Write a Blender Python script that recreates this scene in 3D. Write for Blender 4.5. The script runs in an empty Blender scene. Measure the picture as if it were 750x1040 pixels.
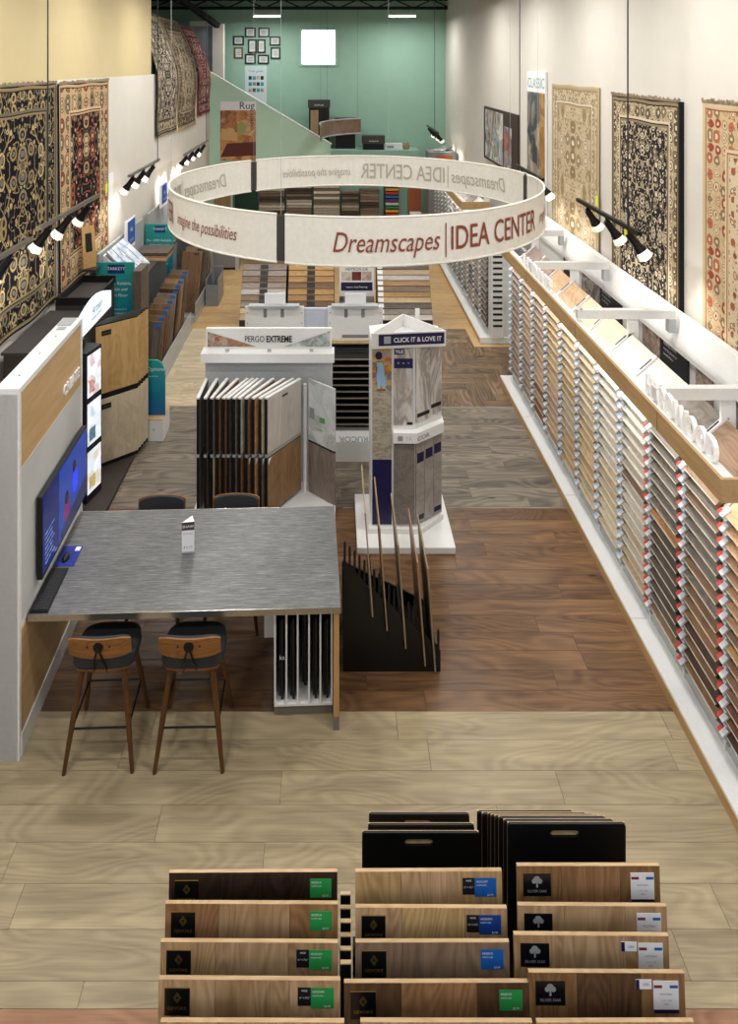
import bpy, bmesh, math, random
from mathutils import Vector, Matrix, Euler
random.seed(7)
SC = bpy.context.scene
COL = SC.collection
R = math.radians
PI = math.pi

# ------------------------------------------------------------------ camera, world, lights, exposure
H = 4.87                      # the photographer stands on an upper level
F = 735.0                     # focal length in pixels of a 750 px wide frame
VX, VY = 338.0, 65.0          # principal point (view camera with shift)
cam_d = bpy.data.cameras.new('camera')
cam = bpy.data.objects.new('camera', cam_d)
COL.objects.link(cam)
cam.location = (0, 0, H)
cam.rotation_euler = (PI / 2, 0, 0)
cam_d.sensor_fit = 'HORIZONTAL'
cam_d.sensor_width = 36
cam_d.lens = 36 * F / 750
cam_d.shift_x = (375 - VX) / 750
cam_d.shift_y = -(520 - VY) / 750
cam_d.clip_end = 200
SC.camera = cam

world = bpy.data.worlds.new('world')
SC.world = world
world.use_nodes = True
world.node_tree.nodes['Background'].inputs[0].default_value = (0.80, 0.88, 1.0, 1)
world.node_tree.nodes['Background'].inputs[1].default_value = 0.70

SC.view_settings.view_transform = 'Standard'
SC.view_settings.look = 'None'
SC.view_settings.gamma = 1
SC.view_settings.use_curve_mapping = False
SC.view_settings.exposure = 0.12

CEIL_W = 66                  # watts of one ceiling strip light
TRACK_W = 17                 # watts of one track spot
STRIP_W = 3.2                 # watts of the light strip in one rack canopy metre

# ------------------------------------------------------------------ helpers
def hexc(h):
    h = h.lstrip('#')
    v = [int(h[i:i + 2], 16) / 255 for i in (0, 2, 4)]
    return tuple((c / 12.92 if c <= 0.04045 else ((c + 0.055) / 1.055) ** 2.4) for c in v) + (1,)

def fx(px, Y): return (px - VX) * Y / F
def fz(py, Y): return H - (py - VY) * Y / F

class MB:
    """collects faces, then becomes one mesh object"""
    def __init__(s): s.v = []; s.f = []; s.mi = []; s.uv = None
    def add(s, vs, fs, m=0):
        o = len(s.v); s.v += [tuple(v) for v in vs]
        for f in fs: s.f.append(tuple(i + o for i in f)); s.mi.append(m)
        return s
    def box(s, x0, x1, y0, y1, z0, z1, m=0):
        return s.add([(x0,y0,z0),(x1,y0,z0),(x1,y1,z0),(x0,y1,z0),(x0,y0,z1),(x1,y0,z1),(x1,y1,z1),(x0,y1,z1)],
                     [(0,3,2,1),(4,5,6,7),(0,1,5,4),(1,2,6,5),(2,3,7,6),(3,0,4,7)], m)
    def bar(s, a, b, w, t, up=(0,0,1), m=0):
        a = Vector(a); b = Vector(b); d = (b - a).normalized(); u = Vector(up)
        if abs(d.dot(u)) > .98: u = Vector((1,0,0))
        r = d.cross(u).normalized(); u = r.cross(d).normalized()
        vs = []
        for p in (a, b):
            for sx, sy in ((-1,-1),(1,-1),(1,1),(-1,1)): vs.append(p + r * sx * w / 2 + u * sy * t / 2)
        return s.add(vs, [(3,2,1,0),(4,5,6,7),(0,1,5,4),(1,2,6,5),(2,3,7,6),(3,0,4,7)], m)
    def tube(s, pts, rad, n=8, m=0):
        pts = [Vector(p) for p in pts]; rr = rad if isinstance(rad, (list, tuple)) else [rad] * len(pts)
        rings = []
        for i, p in enumerate(pts):
            d = (pts[min(i+1, len(pts)-1)] - pts[max(i-1, 0)]).normalized()
            u = Vector((0,0,1)) if abs(d.z) < .95 else Vector((1,0,0))
            r = d.cross(u).normalized(); u = r.cross(d)
            rings += [p + (r * math.cos(2*PI*k/n) + u * math.sin(2*PI*k/n)) * rr[i] for k in range(n)]
        fs = [(i*n+k, i*n+(k+1)%n, (i+1)*n+(k+1)%n, (i+1)*n+k) for i in range(len(pts)-1) for k in range(n)]
        fs += [tuple(reversed(range(n))), tuple(range((len(pts)-1)*n, len(pts)*n))]
        return s.add(rings, fs, m)
    def lathe(s, prof, n=16, m=0, c=(0,0,0), mtx=None):
        vs = [Vector((r*math.cos(2*PI*k/n), r*math.sin(2*PI*k/n), z)) for r, z in prof for k in range(n)]
        if mtx is not None: vs = [mtx @ v for v in vs]
        vs = [v + Vector(c) for v in vs]
        fs = [(i*n+k, i*n+(k+1)%n, (i+1)*n+(k+1)%n, (i+1)*n+k) for i in range(len(prof)-1) for k in range(n)]
        return s.add(vs, fs, m)
    def prism(s, poly, o, u, v, d, m=0):
        """polygon (a,b) in the frame o,u,v pushed along d"""
        o = Vector(o); u = Vector(u); v = Vector(v); d = Vector(d); n = len(poly)
        vs = [o + u*a + v*b for a, b in poly] + [o + u*a + v*b + d for a, b in poly]
        fs = [tuple(reversed(range(n))), tuple(range(n, 2*n))] + [(i, (i+1)%n, n+(i+1)%n, n+i) for i in range(n)]
        return s.add(vs, fs, m)
    def build(s, name, mats, parent=None, loc=None, rot=None, smooth=False):
        me = bpy.data.meshes.new(name)
        me.from_pydata(s.v, [], s.f)
        if not isinstance(mats, (list, tuple)): mats = [mats]
        for m in mats: me.materials.append(m)
        if len(mats) > 1: me.polygons.foreach_set('material_index', s.mi)
        if s.uv:
            ul = me.uv_layers.new(name='UVMap')
            for p in me.polygons:
                for li in p.loop_indices: ul.data[li].uv = s.uv[me.loops[li].vertex_index]
        bm = bmesh.new(); bm.from_mesh(me); bmesh.ops.recalc_face_normals(bm, faces=bm.faces); bm.to_mesh(me); bm.free()
        if smooth:
            me.polygons.foreach_set('use_smooth', [True] * len(me.polygons))
            try: me.set_sharp_from_angle(angle=R(40))
            except Exception: pass
        return link(name, me, parent, loc, rot)

def link(name, me, parent=None, loc=None, rot=None):
    o = bpy.data.objects.new(name, me); COL.objects.link(o)
    if parent is not None: o.parent = parent
    if loc is not None: o.location = loc
    if rot is not None: o.rotation_euler = rot
    return o

def box(name, mat, x0, x1, y0, y1, z0, z1, parent=None, bev=0):
    o = MB().box(x0,x1,y0,y1,z0,z1).build(name, mat, parent)
    if bev:
        bm = bmesh.new(); bm.from_mesh(o.data)
        bmesh.ops.bevel(bm, geom=bm.edges[:], offset=bev, segments=2, affect='EDGES', profile=.6); bm.to_mesh(o.data); bm.free()
    return o

def tag(o, label=None, cat=None, group=None, kind=None):
    if label: o['label'] = label
    if cat: o['category'] = cat
    if group: o['group'] = group
    if kind: o['kind'] = kind
    return o

def thing(name, label, cat, loc=(0,0,0), rz=0, group=None):
    o = bpy.data.objects.new(name, None); COL.objects.link(o)
    o.empty_display_size = .1
    o.location = loc; o.rotation_euler = (0, 0, rz)
    return tag(o, label, cat, group)

def struct(o): o['kind'] = 'structure'; return o

def copy_tree(o, parent=None):
    c = o.copy(); COL.objects.link(c); c.parent = parent
    for ch in list(o.children): copy_tree(ch, c)
    return c

def holed(name, mat, w, h, t, hx, hz, hw, hh, parent=None, loc=None, rot=None):
    """upright board w x h, thickness t along y, with a rounded grip slot centred at hx,hz"""
    bm = bmesh.new()
    def loop(pts):
        vs = [bm.verts.new((x, 0, z)) for x, z in pts]
        return [bm.edges.new((vs[i], vs[(i+1) % len(vs)])) for i in range(len(vs))]
    r = .012
    E = loop([(-w/2,0),(w/2,0),(w/2,h-r),(w/2-r,h),(-w/2+r,h),(-w/2,h-r)])
    q = []
    for cx, a0 in ((hw/2-hh/2, -90), (-hw/2+hh/2, 90)):
        for k in range(5):
            a = R(a0 + 45*k); q.append((hx+cx+math.cos(a)*hh/2, hz+math.sin(a)*hh/2))
    E += loop(q)
    res = bmesh.ops.triangle_fill(bm, use_beauty=True, use_dissolve=False, edges=E)
    fs = [g for g in res['geom'] if isinstance(g, bmesh.types.BMFace)]
    ex = bmesh.ops.extrude_face_region(bm, geom=fs)
    bmesh.ops.translate(bm, vec=(0, t, 0), verts=[g for g in ex['geom'] if isinstance(g, bmesh.types.BMVert)])
    bmesh.ops.recalc_face_normals(bm, faces=bm.faces)
    me = bpy.data.meshes.new(name); bm.to_mesh(me); bm.free(); me.materials.append(mat)
    return link(name, me, parent, loc, rot)

_txt = {}
def text_mesh(s, size, shear=0, off=0, align='LEFT'):
    k = (s, size, shear, off, align)
    if k not in _txt:
        cu = bpy.data.curves.new('letters', 'FONT'); cu.body = s; cu.size = size; cu.shear = shear; cu.offset = off
        cu.align_x = align; cu.resolution_u = 3; cu.fill_mode = 'BOTH'
        ob = bpy.data.objects.new('letters', cu); COL.objects.link(ob)
        bpy.context.view_layer.update()
        me = bpy.data.meshes.new_from_object(ob)
        _txt[k] = ([v.co.copy() for v in me.vertices], [tuple(p.vertices) for p in me.polygons])
        bpy.data.objects.remove(ob); bpy.data.curves.remove(cu); bpy.data.meshes.remove(me)
    return _txt[k]

def text(name, s, size, mat, parent, o, u=(1,0,0), v=(0,0,1), ext=.002, align='CENTER', shear=0, sx=1, off=0, fit=None):
    """flat letters at o, reading along u, up along v, raised by ext"""
    vs, fs = text_mesh(s, size, shear, off, align)
    if fit: sx = fit / (max(p.x for p in vs) - min(p.x for p in vs))
    o = Vector(o); u = Vector(u); v = Vector(v); n = u.cross(v).normalized()
    m = MB(); V = [o + u*p.x*sx + v*p.y + n*ext for p in vs]
    m.add(V, fs)
    if ext > .004:
        B = [p - n*ext for p in V]; k = len(V); ed = {}
        for f in fs:
            for i in range(len(f)):
                e = (f[i], f[(i+1) % len(f)])
                if (e[1], e[0]) in ed: del ed[(e[1], e[0])]
                else: ed[e] = 1
        m.v += [tuple(p) for p in B]
        for a, b in ed: m.f.append((b, a, a + k, b + k)); m.mi.append(0)
    return m.build(name, mat, parent)

# ------------------------------------------------------------------ materials
class NT:
    def __init__(s, name):
        s.m = bpy.data.materials.new(name); s.m.use_nodes = True; s.t = s.m.node_tree
        s.b = s.t.nodes['Principled BSDF']
    def n(s, ty, **kw):
        x = s.t.nodes.new(ty)
        for k, v in kw.items(): setattr(x, k, v)
        return x
    def l(s, a, b): s.t.links.new(a, b)
    def put(s, sock, v):
        if hasattr(v, 'is_linked'): s.l(v, sock)
        else: sock.default_value = v
    def math(s, op, a, b=0.0, c=0.0, clamp=False):
        x = s.n('ShaderNodeMath', operation=op); x.use_clamp = clamp
        s.put(x.inputs[0], a); s.put(x.inputs[1], b)
        if op in ('MULTIPLY_ADD', 'COMPARE', 'WRAP'): s.put(x.inputs[2], c)
        return x.outputs[0]
    def mix(s, f, a, b):
        x = s.n('ShaderNodeMix', data_type='RGBA')
        s.put(x.inputs[0], f); s.put(x.inputs[6], a); s.put(x.inputs[7], b)
        return x.outputs[2]
    def ramp(s, f, stops, const=False):
        x = s.n('ShaderNodeValToRGB'); e = x.color_ramp.elements
        x.color_ramp.interpolation = 'CONSTANT' if const else 'LINEAR'
        while len(e) < len(stops): e.new(1)
        for i, (p, c) in enumerate(stops): e[i].position = p; e[i].color = hexc(c) if isinstance(c, str) else c
        s.put(x.inputs[0], f); return x.outputs[0]
    def noise(s, vec, scale, detail=3, rough=.55, dist=0):
        x = s.n('ShaderNodeTexNoise'); s.put(x.inputs['Vector'], vec)
        x.inputs['Scale'].default_value = scale; x.inputs['Detail'].default_value = detail
        x.inputs['Roughness'].default_value = rough; x.inputs['Distortion'].default_value = dist
        return x.outputs[0]
    def voro(s, vec, scale, rnd=1, feature='F1', out='Distance', metric='EUCLIDEAN'):
        x = s.n('ShaderNodeTexVoronoi', feature=feature); s.put(x.inputs['Vector'], vec)
        if feature == 'F1': x.distance = metric
        x.inputs['Scale'].default_value = scale; x.inputs['Randomness'].default_value = rnd
        return x.outputs[out]
    def mapping(s, vec, loc=(0,0,0), scale=(1,1,1), rot=(0,0,0)):
        x = s.n('ShaderNodeMapping'); s.put(x.inputs[0], vec); s.put(x.inputs[1], loc)
        x.inputs[2].default_value = rot; x.inputs[3].default_value = scale; return x.outputs[0]

MATS = {}
def plain(name, c, rough=.5, metal=0, emit=0, spec=.4, grain=.03, gscale=30, alpha=1, ecol=None, trans=0):
    if name in MATS: return MATS[name]
    N = NT(name); b = N.b
    if grain:
        co = N.n('ShaderNodeTexCoord').outputs['Object']
        k = N.noise(co, gscale, 3)
        col = hexc(c)
        lo = tuple(x * (1 - grain * 2) for x in col[:3]) + (1,); hi = tuple(min(1, x * (1 + grain * 2)) for x in col[:3]) + (1,)
        N.put(b.inputs['Base Color'], N.ramp(k, [(.3, lo), (.7, hi)]))
    else: b.inputs['Base Color'].default_value = hexc(c)
    b.inputs['Roughness'].default_value = rough; b.inputs['Metallic'].default_value = metal
    b.inputs['Specular IOR Level'].default_value = spec
    if trans:
        b.inputs['Transmission Weight'].default_value = trans
    if emit:
        b.inputs['Emission Color'].default_value = hexc(ecol or c); b.inputs['Emission Strength'].default_value = emit
    MATS[name] = N.m
    return N.m

def wood(name, dark, light, grain=1.0, axis='x', var=.10, ring=.35, rough=.45, across=9.0, bump=.05, knots=0, ringf=60, spec=.35):
    if name in MATS: return MATS[name]
    N = NT(name); b = N.b
    tc = N.n('ShaderNodeTexCoord'); oi = N.n('ShaderNodeObjectInfo')
    cx = N.n('ShaderNodeCombineXYZ')
    for i, k in enumerate((53.0, 37.0, 71.0)): N.put(cx.inputs[i], N.math('MULTIPLY', oi.outputs['Random'], k))
    sc = {'x': (1, across, across), 'y': (across, 1, across), 'z': (across, across, 1)}[axis]
    vec = N.mapping(tc.outputs['Object'], cx.outputs[0], sc)
    low = N.noise(N.mapping(vec, scale=tuple(.22 if k > 1 else .5 for k in sc)), 1.1 * grain, 2, .5, .4)
    tone = N.noise(vec, .9 * grain, 4, .6)
    fib = N.noise(N.mapping(vec, scale=tuple(4.0 if k > 1 else 1.0 for k in sc)), 2.2 * grain, 3, .6)
    rg = N.math('SINE', N.math('MULTIPLY', low, ringf * 2))
    rg = N.math('MULTIPLY_ADD', rg, .5, .5)
    k = N.math('MULTIPLY_ADD', tone, .62, N.math('MULTIPLY_ADD', fib, .38, N.math('MULTIPLY', N.math('SUBTRACT', rg, .5), ring * .42)))
    col = N.ramp(k, [(.30, dark), (.70, light)])
    if knots:
        kn = N.voro(N.mapping(vec, scale=tuple(.16 if q > 1 else .55 for q in sc)), 1.6, 1)
        col = N.mix(N.ramp(kn, [(.012, (1,1,1,1)), (.055, (0,0,0,1))]), col, hexc(knots))
    hs = N.n('ShaderNodeHueSaturation'); N.put(hs.inputs['Color'], col)
    N.put(hs.inputs['Value'], N.math('MULTIPLY_ADD', oi.outputs['Random'], 2 * var, 1 - var))
    N.put(b.inputs['Base Color'], hs.outputs[0])
    b.inputs['Roughness'].default_value = rough; b.inputs['Specular IOR Level'].default_value = spec
    if bump:
        bp = N.n('ShaderNodeBump'); bp.inputs['Strength'].default_value = bump * 3; bp.inputs['Distance'].default_value = .004
        N.put(bp.inputs['Height'], fib); N.l(bp.outputs[0], b.inputs['Normal'])
    MATS[name] = N.m
    return N.m

def rug_mat(name, w, h, ground, field, border, bfield, outline='#241c18', s=5.0, lattice=0, bscale=7.0, bw=.30, busy=.40):
    """woven rug: guard stripes, patterned border and a mirrored floral field, laid out by UV in metres"""
    N = NT(name); b = N.b
    uv = N.n('ShaderNodeUVMap').outputs[0]
    sp = N.n('ShaderNodeSeparateXYZ'); N.l(uv, sp.inputs[0])
    u = N.math('MULTIPLY', sp.outputs[0], w); v = N.math('MULTIPLY', sp.outputs[1], h)
    du = N.math('MINIMUM', u, N.math('SUBTRACT', w, u)); dv = N.math('MINIMUM', v, N.math('SUBTRACT', h, v))
    d = N.math('MINIMUM', du, dv)
    mu = N.math('ABSOLUTE', N.math('SUBTRACT', u, w / 2)); mv = N.math('PINGPONG', v, .62)
    cv = N.n('ShaderNodeCombineXYZ'); N.l(mu, cv.inputs[0]); N.l(mv, cv.inputs[1])
    wob = N.n('ShaderNodeVectorMath', operation='ADD')
    nz = N.n('ShaderNodeTexNoise'); nz.inputs['Scale'].default_value = 7; N.l(cv.outputs[0], nz.inputs['Vector'])
    sc = N.n('ShaderNodeVectorMath', operation='SCALE'); N.l(nz.outputs['Color'], sc.inputs[0]); sc.inputs['Scale'].default_value = .06
    N.l(cv.outputs[0], wob.inputs[0]); N.l(sc.outputs[0], wob.inputs[1]); P = wob.outputs[0]
    def motif(base, cols, scale, rnd, big):
        v1 = N.voro(P, scale, rnd); cl = N.voro(P, scale, rnd, out='Color')
        pick = N.n('ShaderNodeSeparateColor'); N.l(cl, pick.inputs[0])
        pc = N.ramp(pick.outputs[0], [(i / len(cols), c) for i, c in enumerate(cols)], True)
        vin = N.math('ABSOLUTE', N.math('SUBTRACT', N.noise(P, scale * 1.3, 1), .5))
        c = N.mix(N.math('LESS_THAN', vin, .022), base, hexc(cols[0]))
        v2 = N.voro(P, scale * 2.6, .8); c2 = N.voro(P, scale * 2.6, .8, out='Color')
        p2 = N.n('ShaderNodeSeparateColor'); N.l(c2, p2.inputs[0])
        pc2 = N.ramp(p2.outputs[1], [(i / len(cols), q) for i, q in enumerate(cols)], True)
        c = N.mix(N.math('LESS_THAN', v2, .30), c, pc2)
        c = N.mix(N.math('LESS_THAN', v2, .12), c, base)
        c = N.mix(N.math('LESS_THAN', v1, big), c, hexc(outline))
        c = N.mix(N.math('LESS_THAN', v1, big - .05), c, pc)
        c = N.mix(N.math('LESS_THAN', v1, big - .18), c, hexc(outline))
        c = N.mix(N.math('LESS_THAN', v1, big - .24), c, hexc(cols[-1]))
        return c
    fc = motif(hexc(ground), field, s, .55, busy)
    if lattice:
        a = N.math('PINGPONG', N.math('ADD', mu, N.math('MULTIPLY', N.math('SINE', N.math('MULTIPLY', v, 9.0)), .11)), .22)
        fc = N.mix(N.math('LESS_THAN', a, .014), fc, hexc(field[0]))
    bc = motif(hexc(border), bfield, bscale, .35, .42)
    bf = bw
    c = N.mix(N.math('LESS_THAN', d, bf + .07), fc, hexc(bfield[0]))
    c = N.mix(N.math('LESS_THAN', d, bf + .045), c, hexc(outline))
    c = N.mix(N.math('LESS_THAN', d, bf + .03), c, hexc(bfield[-1]))
    c = N.mix(N.math('LESS_THAN', d, bf), c, bc)
    c = N.mix(N.math('LESS_THAN', d, .075), c, hexc(outline))
    c = N.mix(N.math('LESS_THAN', d, .06), c, hexc(bfield[0]))
    c = N.mix(N.math('LESS_THAN', d, .025), c, hexc(ground))
    fz_ = N.noise(uv, 180, 2)
    hs = N.n('ShaderNodeHueSaturation'); N.put(hs.inputs['Color'], c); N.put(hs.inputs['Value'], N.math('MULTIPLY_ADD', fz_, .5, .75))
    N.put(b.inputs['Base Color'], hs.outputs[0]); b.inputs['Roughness'].default_value = .95; b.inputs['Specular IOR Level'].default_value = .1
    return N.m

def picture(name, cols, scale=6, rough=.4, stretch=(1,1,1), emit=0, seed=0):
    """printed photograph: soft patches of colour"""
    if name in MATS: return MATS[name]
    N = NT(name); b = N.b
    co = N.mapping(N.n('ShaderNodeTexCoord').outputs['Object'], (seed, seed * 2.0, seed * .7), stretch)
    k = N.noise(co, scale, 4, .6, .8)
    n = len(cols)
    c = N.ramp(k, [(.28 + .44 * i / (n - 1), q) for i, q in enumerate(cols)])
    v = N.voro(co, scale * 1.4, 1, out='Color'); sp = N.n('ShaderNodeSeparateColor'); N.l(v, sp.inputs[0])
    c = N.mix(.45, c, N.ramp(sp.outputs[0], [(i / n, q) for i, q in enumerate(cols)], True))
    N.put(b.inputs['Base Color'], c); b.inputs['Roughness'].default_value = rough
    if emit:
        N.put(b.inputs['Emission Color'], c); b.inputs['Emission Strength'].default_value = emit
    MATS[name] = N.m
    return N.m

def stone(name, base, vein, scale=3, rough=.35, stretch=(1,1,1), amt=.10):
    if name in MATS: return MATS[name]
    N = NT(name); b = N.b
    oi = N.n('ShaderNodeObjectInfo'); cx = N.n('ShaderNodeCombineXYZ')
    for i in range(3): N.put(cx.inputs[i], N.math('MULTIPLY', oi.outputs['Random'], 31.0 + 9 * i))
    co = N.mapping(N.n('ShaderNodeTexCoord').outputs['Object'], cx.outputs[0], stretch, (0, R(28), 0))
    k = N.noise(co, scale, 5, .6, 1.2)
    v = N.math('ABSOLUTE', N.math('SUBTRACT', k, .5))
    c = N.mix(N.ramp(v, [(0, (1,1,1,1)), (amt, (0,0,0,1))]), hexc(base), hexc(vein))
    c = N.mix(N.math('MULTIPLY', N.noise(co, scale * 3, 4), .4), c, hexc(vein))
    N.put(b.inputs['Base Color'], c); b.inputs['Roughness'].default_value = rough
    MATS[name] = N.m
    return N.m

WHITE = plain('white_laminate', '#e6e6e4', .38, grain=.012)
WHITE2 = plain('white_powder_coat', '#dedfdd', .45, grain=.012)
BLACK = plain('black_paint', '#0c0c0d', .45, grain=0)
BLACKM = plain('black_metal', '#141415', .35, .3, grain=0)
DGREY = plain('charcoal_laminate', '#3c3937', .6)
DKBROWN = plain('dark_brown_laminate', '#3a312d', .6, grain=.05)
STEEL = plain('brushed_steel', '#b9b6b0', .28, .95, grain=.05, gscale=60)
GREYM = plain('grey_metal', '#8d9194', .4, .4)
LGREY = plain('light_grey_metal', '#aeb2b4', .45, .2)
NAVY = plain('navy_print', '#1d1b48', .4, grain=0)
RED = plain('red_print', '#d23a30', .45, grain=0)
BLUE = plain('blue_print', '#1f5fb0', .4, grain=0)
GREEN = plain('green_print', '#2f9a4c', .4, grain=0)
INK = plain('black_ink', '#17171a', .5, grain=0)
GREYINK = plain('grey_ink', '#8f9398', .5, grain=0)
PAPER = plain('white_paper', '#e9eaec', .6, grain=0)
GOLD = plain('gold_foil', '#a88b45', .35, .6, grain=0)
ALU = plain('silver_trim', '#9c9a95', .35, .8, grain=0)
WIRE = plain('dark_cable', '#26262a', .5, grain=0)
BULB = plain('lit_bulb', '#ffffff', .3, grain=0, emit=14, ecol='#fff4e2')
OAKRAIL = wood('oak_rail', '#a88658', '#c4a477', grain=1.2, axis='y', ring=.15, var=.02)
OAKPANEL = wood('oak_panel', '#b6925f', '#d0b084', grain=1.6, axis='y', ring=.1, var=.02)
WALNUT = wood('walnut_stain', '#3c230e', '#643f1e', grain=2, axis='z', ring=.2, var=.05)
WALNUTX = wood('walnut_veneer', '#6b4220', '#9c6834', grain=2, axis='x', ring=.3, var=.05)
PAD = plain('charcoal_upholstery', '#2a2c30', .7, grain=.06, gscale=200)

# ------------------------------------------------------------------ the room
XR, XL, YB, YF, ZC = 3.70, -3.60, 23.7, -1.5, 7.0
wall_white = plain('warm_white_paint', '#d6d1c7', .8, grain=.01, gscale=3)
wall_tan = plain('tan_paint', '#c9b88c', .8, grain=.01, gscale=3)
wall_green = plain('sage_green_paint', '#93b8a6', .8, grain=.012, gscale=3)
wall_green_lit = plain('sage_paint_spotlit', '#b9dac6', .8, grain=.012, gscale=3)  # sage green made paler to paint in the spotlight on the stair wall
dark_ceiling = plain('dark_ceiling_paint', '#1d1f22', .9, grain=.1, gscale=4)
underlay = plain('dark_joint', '#2a2119', .8, grain=0)

fl = struct(box('floor', underlay, -7.2, 7.2, YF, YB + .3, -.2, -.006))
struct(box('ceiling', dark_ceiling, -7.4, XR + .2, YF, YB + .3, ZC, ZC + .15))
struct(box('wall_right', wall_white, XR, XR + .2, YF, YB, 0, ZC))
struct(box('wall_left', wall_white, XL - .2, XL, YF, 21.2, 0, 4.66))
struct(box('wall_left_upper', wall_tan, XL - .2, XL, YF, 14.35, 4.66, ZC))
struct(box('wall_back', wall_green, -7.2, XR + .2, YB, YB + .2, 0, ZC))
struct(box('wall_mezzanine', dark_ceiling, -7.4, -7.2, YF, YB, 0, ZC))
struct(box('floor_mezzanine', DGREY, -7.2, XL - .2, YF, 21.2, 3.5, 3.62))
struct(box('wall_mezzanine_end', wall_tan, -7.2, XL - .2, 14.2, 14.35, 3.62, ZC))

# --- floors: planks
F_FRONT = wood('greige_oak_plank', '#877960', '#b3a382', 1.0, 'x', .08, .26, .42, knots='#5e523f', ringf=75)
F_BROWN = wood('brown_oak_plank', '#4c3422', '#896645', 1.0, 'x', .20, .3, .38, knots='#20140d')
F_GREY = wood('grey_weathered_plank', '#514943', '#8f8371', 1.0, 'x', .18, .45, .45, knots='#2b2622')
F_PALE = wood('pale_oak_plank', '#a5947a', '#cdbd9e', 1.0, 'x', .10, .4, .45)
F_OAK = wood('honey_oak_plank', '#a27f50', '#c9a878', 1.0, 'x', .08, .3, .42)
F_RED = wood('reddish_oak_plank', '#7d5941', '#aa8060', 1.0, 'x', .08, .4, .45)
F_HERR = wood('herringbone_block', '#4c3a29', '#8d7356', 1.0, 'x', .30, .5, .42)

def plank_field(y0, y1, x0, x1, w, lens, mat, seed, offs=None):
    rnd = random.Random(seed); y = y1; r = 0
    while y > y0 + .01:
        ya = max(y - w, y0)
        x = x0 - rnd.random() * lens[0]
        while x < x1:
            L = rnd.uniform(*lens); a, b_ = max(x, x0), min(x + L, x1)
            if b_ - a > .05:
                hw, hl = (y - ya) / 2 - .0012, (b_ - a) / 2 - .0012
                MB().box(-hl, hl, -hw, hw, -.006, 0).build('plank', mat, fl, (((a + b_) / 2), (y + ya) / 2, 0))
            x += L
        y = ya; r += 1

plank_field(3.73, 5.445, -2.9, 2.6, .2287, (1.5, 2.3), F_FRONT, 3)
plank_field(2.6, 3.73, -2.9, 2.6, .19, (1.5, 2.2), F_RED, 5)
plank_field(5.445, 7.93, -3.6, 2.6, .192, (1.3, 2.1), F_BROWN, 8)
plank_field(7.93, 10.30, -3.6, 2.6, .18, (1.1, 1.6), F_GREY, 11)
plank_field(10.30, 13.3, -3.6, .75, .2, (1.6, 2.4), F_PALE, 13)
hw_ = .18
hmesh = MB().box(-.358, .358, -.0885, .0885, -.006, 0)
for ix in range(-4, 16):
    for iy in range(-4, 18):
        t = (ix - iy) % 8
        X0, Y0 = .75 + ix * hw_, 10.3 + iy * hw_
        if t == 0: cx_, cy_, rz_ = X0 + 2 * hw_, Y0 + hw_ / 2, 0
        elif t == 7: cx_, cy_, rz_ = X0 + hw_ / 2, Y0 + 2 * hw_, PI / 2
        else: continue
        hx_, hy_ = (.358, .0885) if rz_ == 0 else (.0885, .358)
        xa, xb, ya, yb = max(cx_ - hx_, .75), min(cx_ + hx_, 3.42), max(cy_ - hy_, 10.302), min(cy_ + hy_, 13.3)
        if xb - xa < .03 or yb - ya < .03: continue
        l, w_ = (xb - xa, yb - ya) if rz_ == 0 else (yb - ya, xb - xa)
        MB().box(-l/2, l/2, -w_/2, w_/2, -.006, 0).build('block', F_HERR, fl, ((xa + xb) / 2, (ya + yb) / 2, 0), (0, 0, rz_))
plank_field(13.3, 17.2, -3.6, 3.6, .26, (1.8, 2.6), F_OAK, 17)
MB().box(-3.6, 3.6, 17.2, YB, -.006, 0).build('distant_planks', F_OAK, fl)
MB().box(-7, -3.6, YF, YB, -.006, 0).build('side_planks', F_OAK, fl)
MB().box(-3.6, 3.6, YF, 2.6, -.006, 0).build('near_planks', F_RED, fl)
MB().box(-3.6, -2.9, 2.6, 5.445, -.006, 0).build('edge_planks', F_FRONT, fl)
MB().box(2.6, 3.7, 2.6, 10.3, -.006, 0).build('edge_planks', F_BROWN, fl)
MB().box(2.44, 2.565, 12.46, 13.32, -.004, .003).box(2.565, 3.4, 12.46, 12.57, -.004, .003).build('threshold', OAKPANEL, fl)

# --- back end: loft box with green face, stair wall, window, door-like column
struct(box('wall_back_partition', wall_green, -2.32, 2.72, 22.75, 23.68, 0, 2.15))
poly = [(XL, 4.62), (-.05, 2.5), (-.05, 1.9), (-2.95, 1.9), (-2.95, 0), (XL, 0)]
ws = MB().prism(poly, (0, 21.2, 0), (1,0,0), (0,0,1), (0, .14, 0)).build('wall_stair', wall_green_lit)
struct(ws)
MB().bar((XL, 21.27, 4.64), (-.03, 21.27, 2.52), .18, .03).build('stair_cap', WHITE, ws)
struct(box('stair_opening_dark', plain('opening_shade_green', '#1f3a30', .8), -3.0, -2.32, 22.2, 22.3, 0, 2.1))  # dark sheet whose colour stands for shade in the under-stair opening
struct(box('trim_1', wall_white, -3.74, -3.40, 22.5, 22.8, 2.4, 6.12))
wn = struct(thing('window_1', None, None))
X0, X1, Z0, Z1 = fx(307, YB), fx(340.5, YB), fz(65, YB), fz(31, YB)
fr = MB()
for a in ((X0-.07, X1+.07, Z1, Z1+.07), (X0-.07, X1+.07, Z0-.07, Z0), (X0-.07, X0, Z0, Z1), (X1, X1+.07, Z0, Z1)): fr.box(a[0], a[1], YB-.05, YB, a[2], a[3])
fr.build('window_frame', plain('pale_green_frame', '#9fc4b4', .5), wn)
MB().box(X0, X1, YB-.03, YB-.01, Z0, Z1).build('pane', plain('bright_daylight_pane', '#ffffff', .2, emit=5, grain=0, ecol='#f2f8ff'), wn)
w2 = struct(thing('window_2', None, None))
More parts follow.
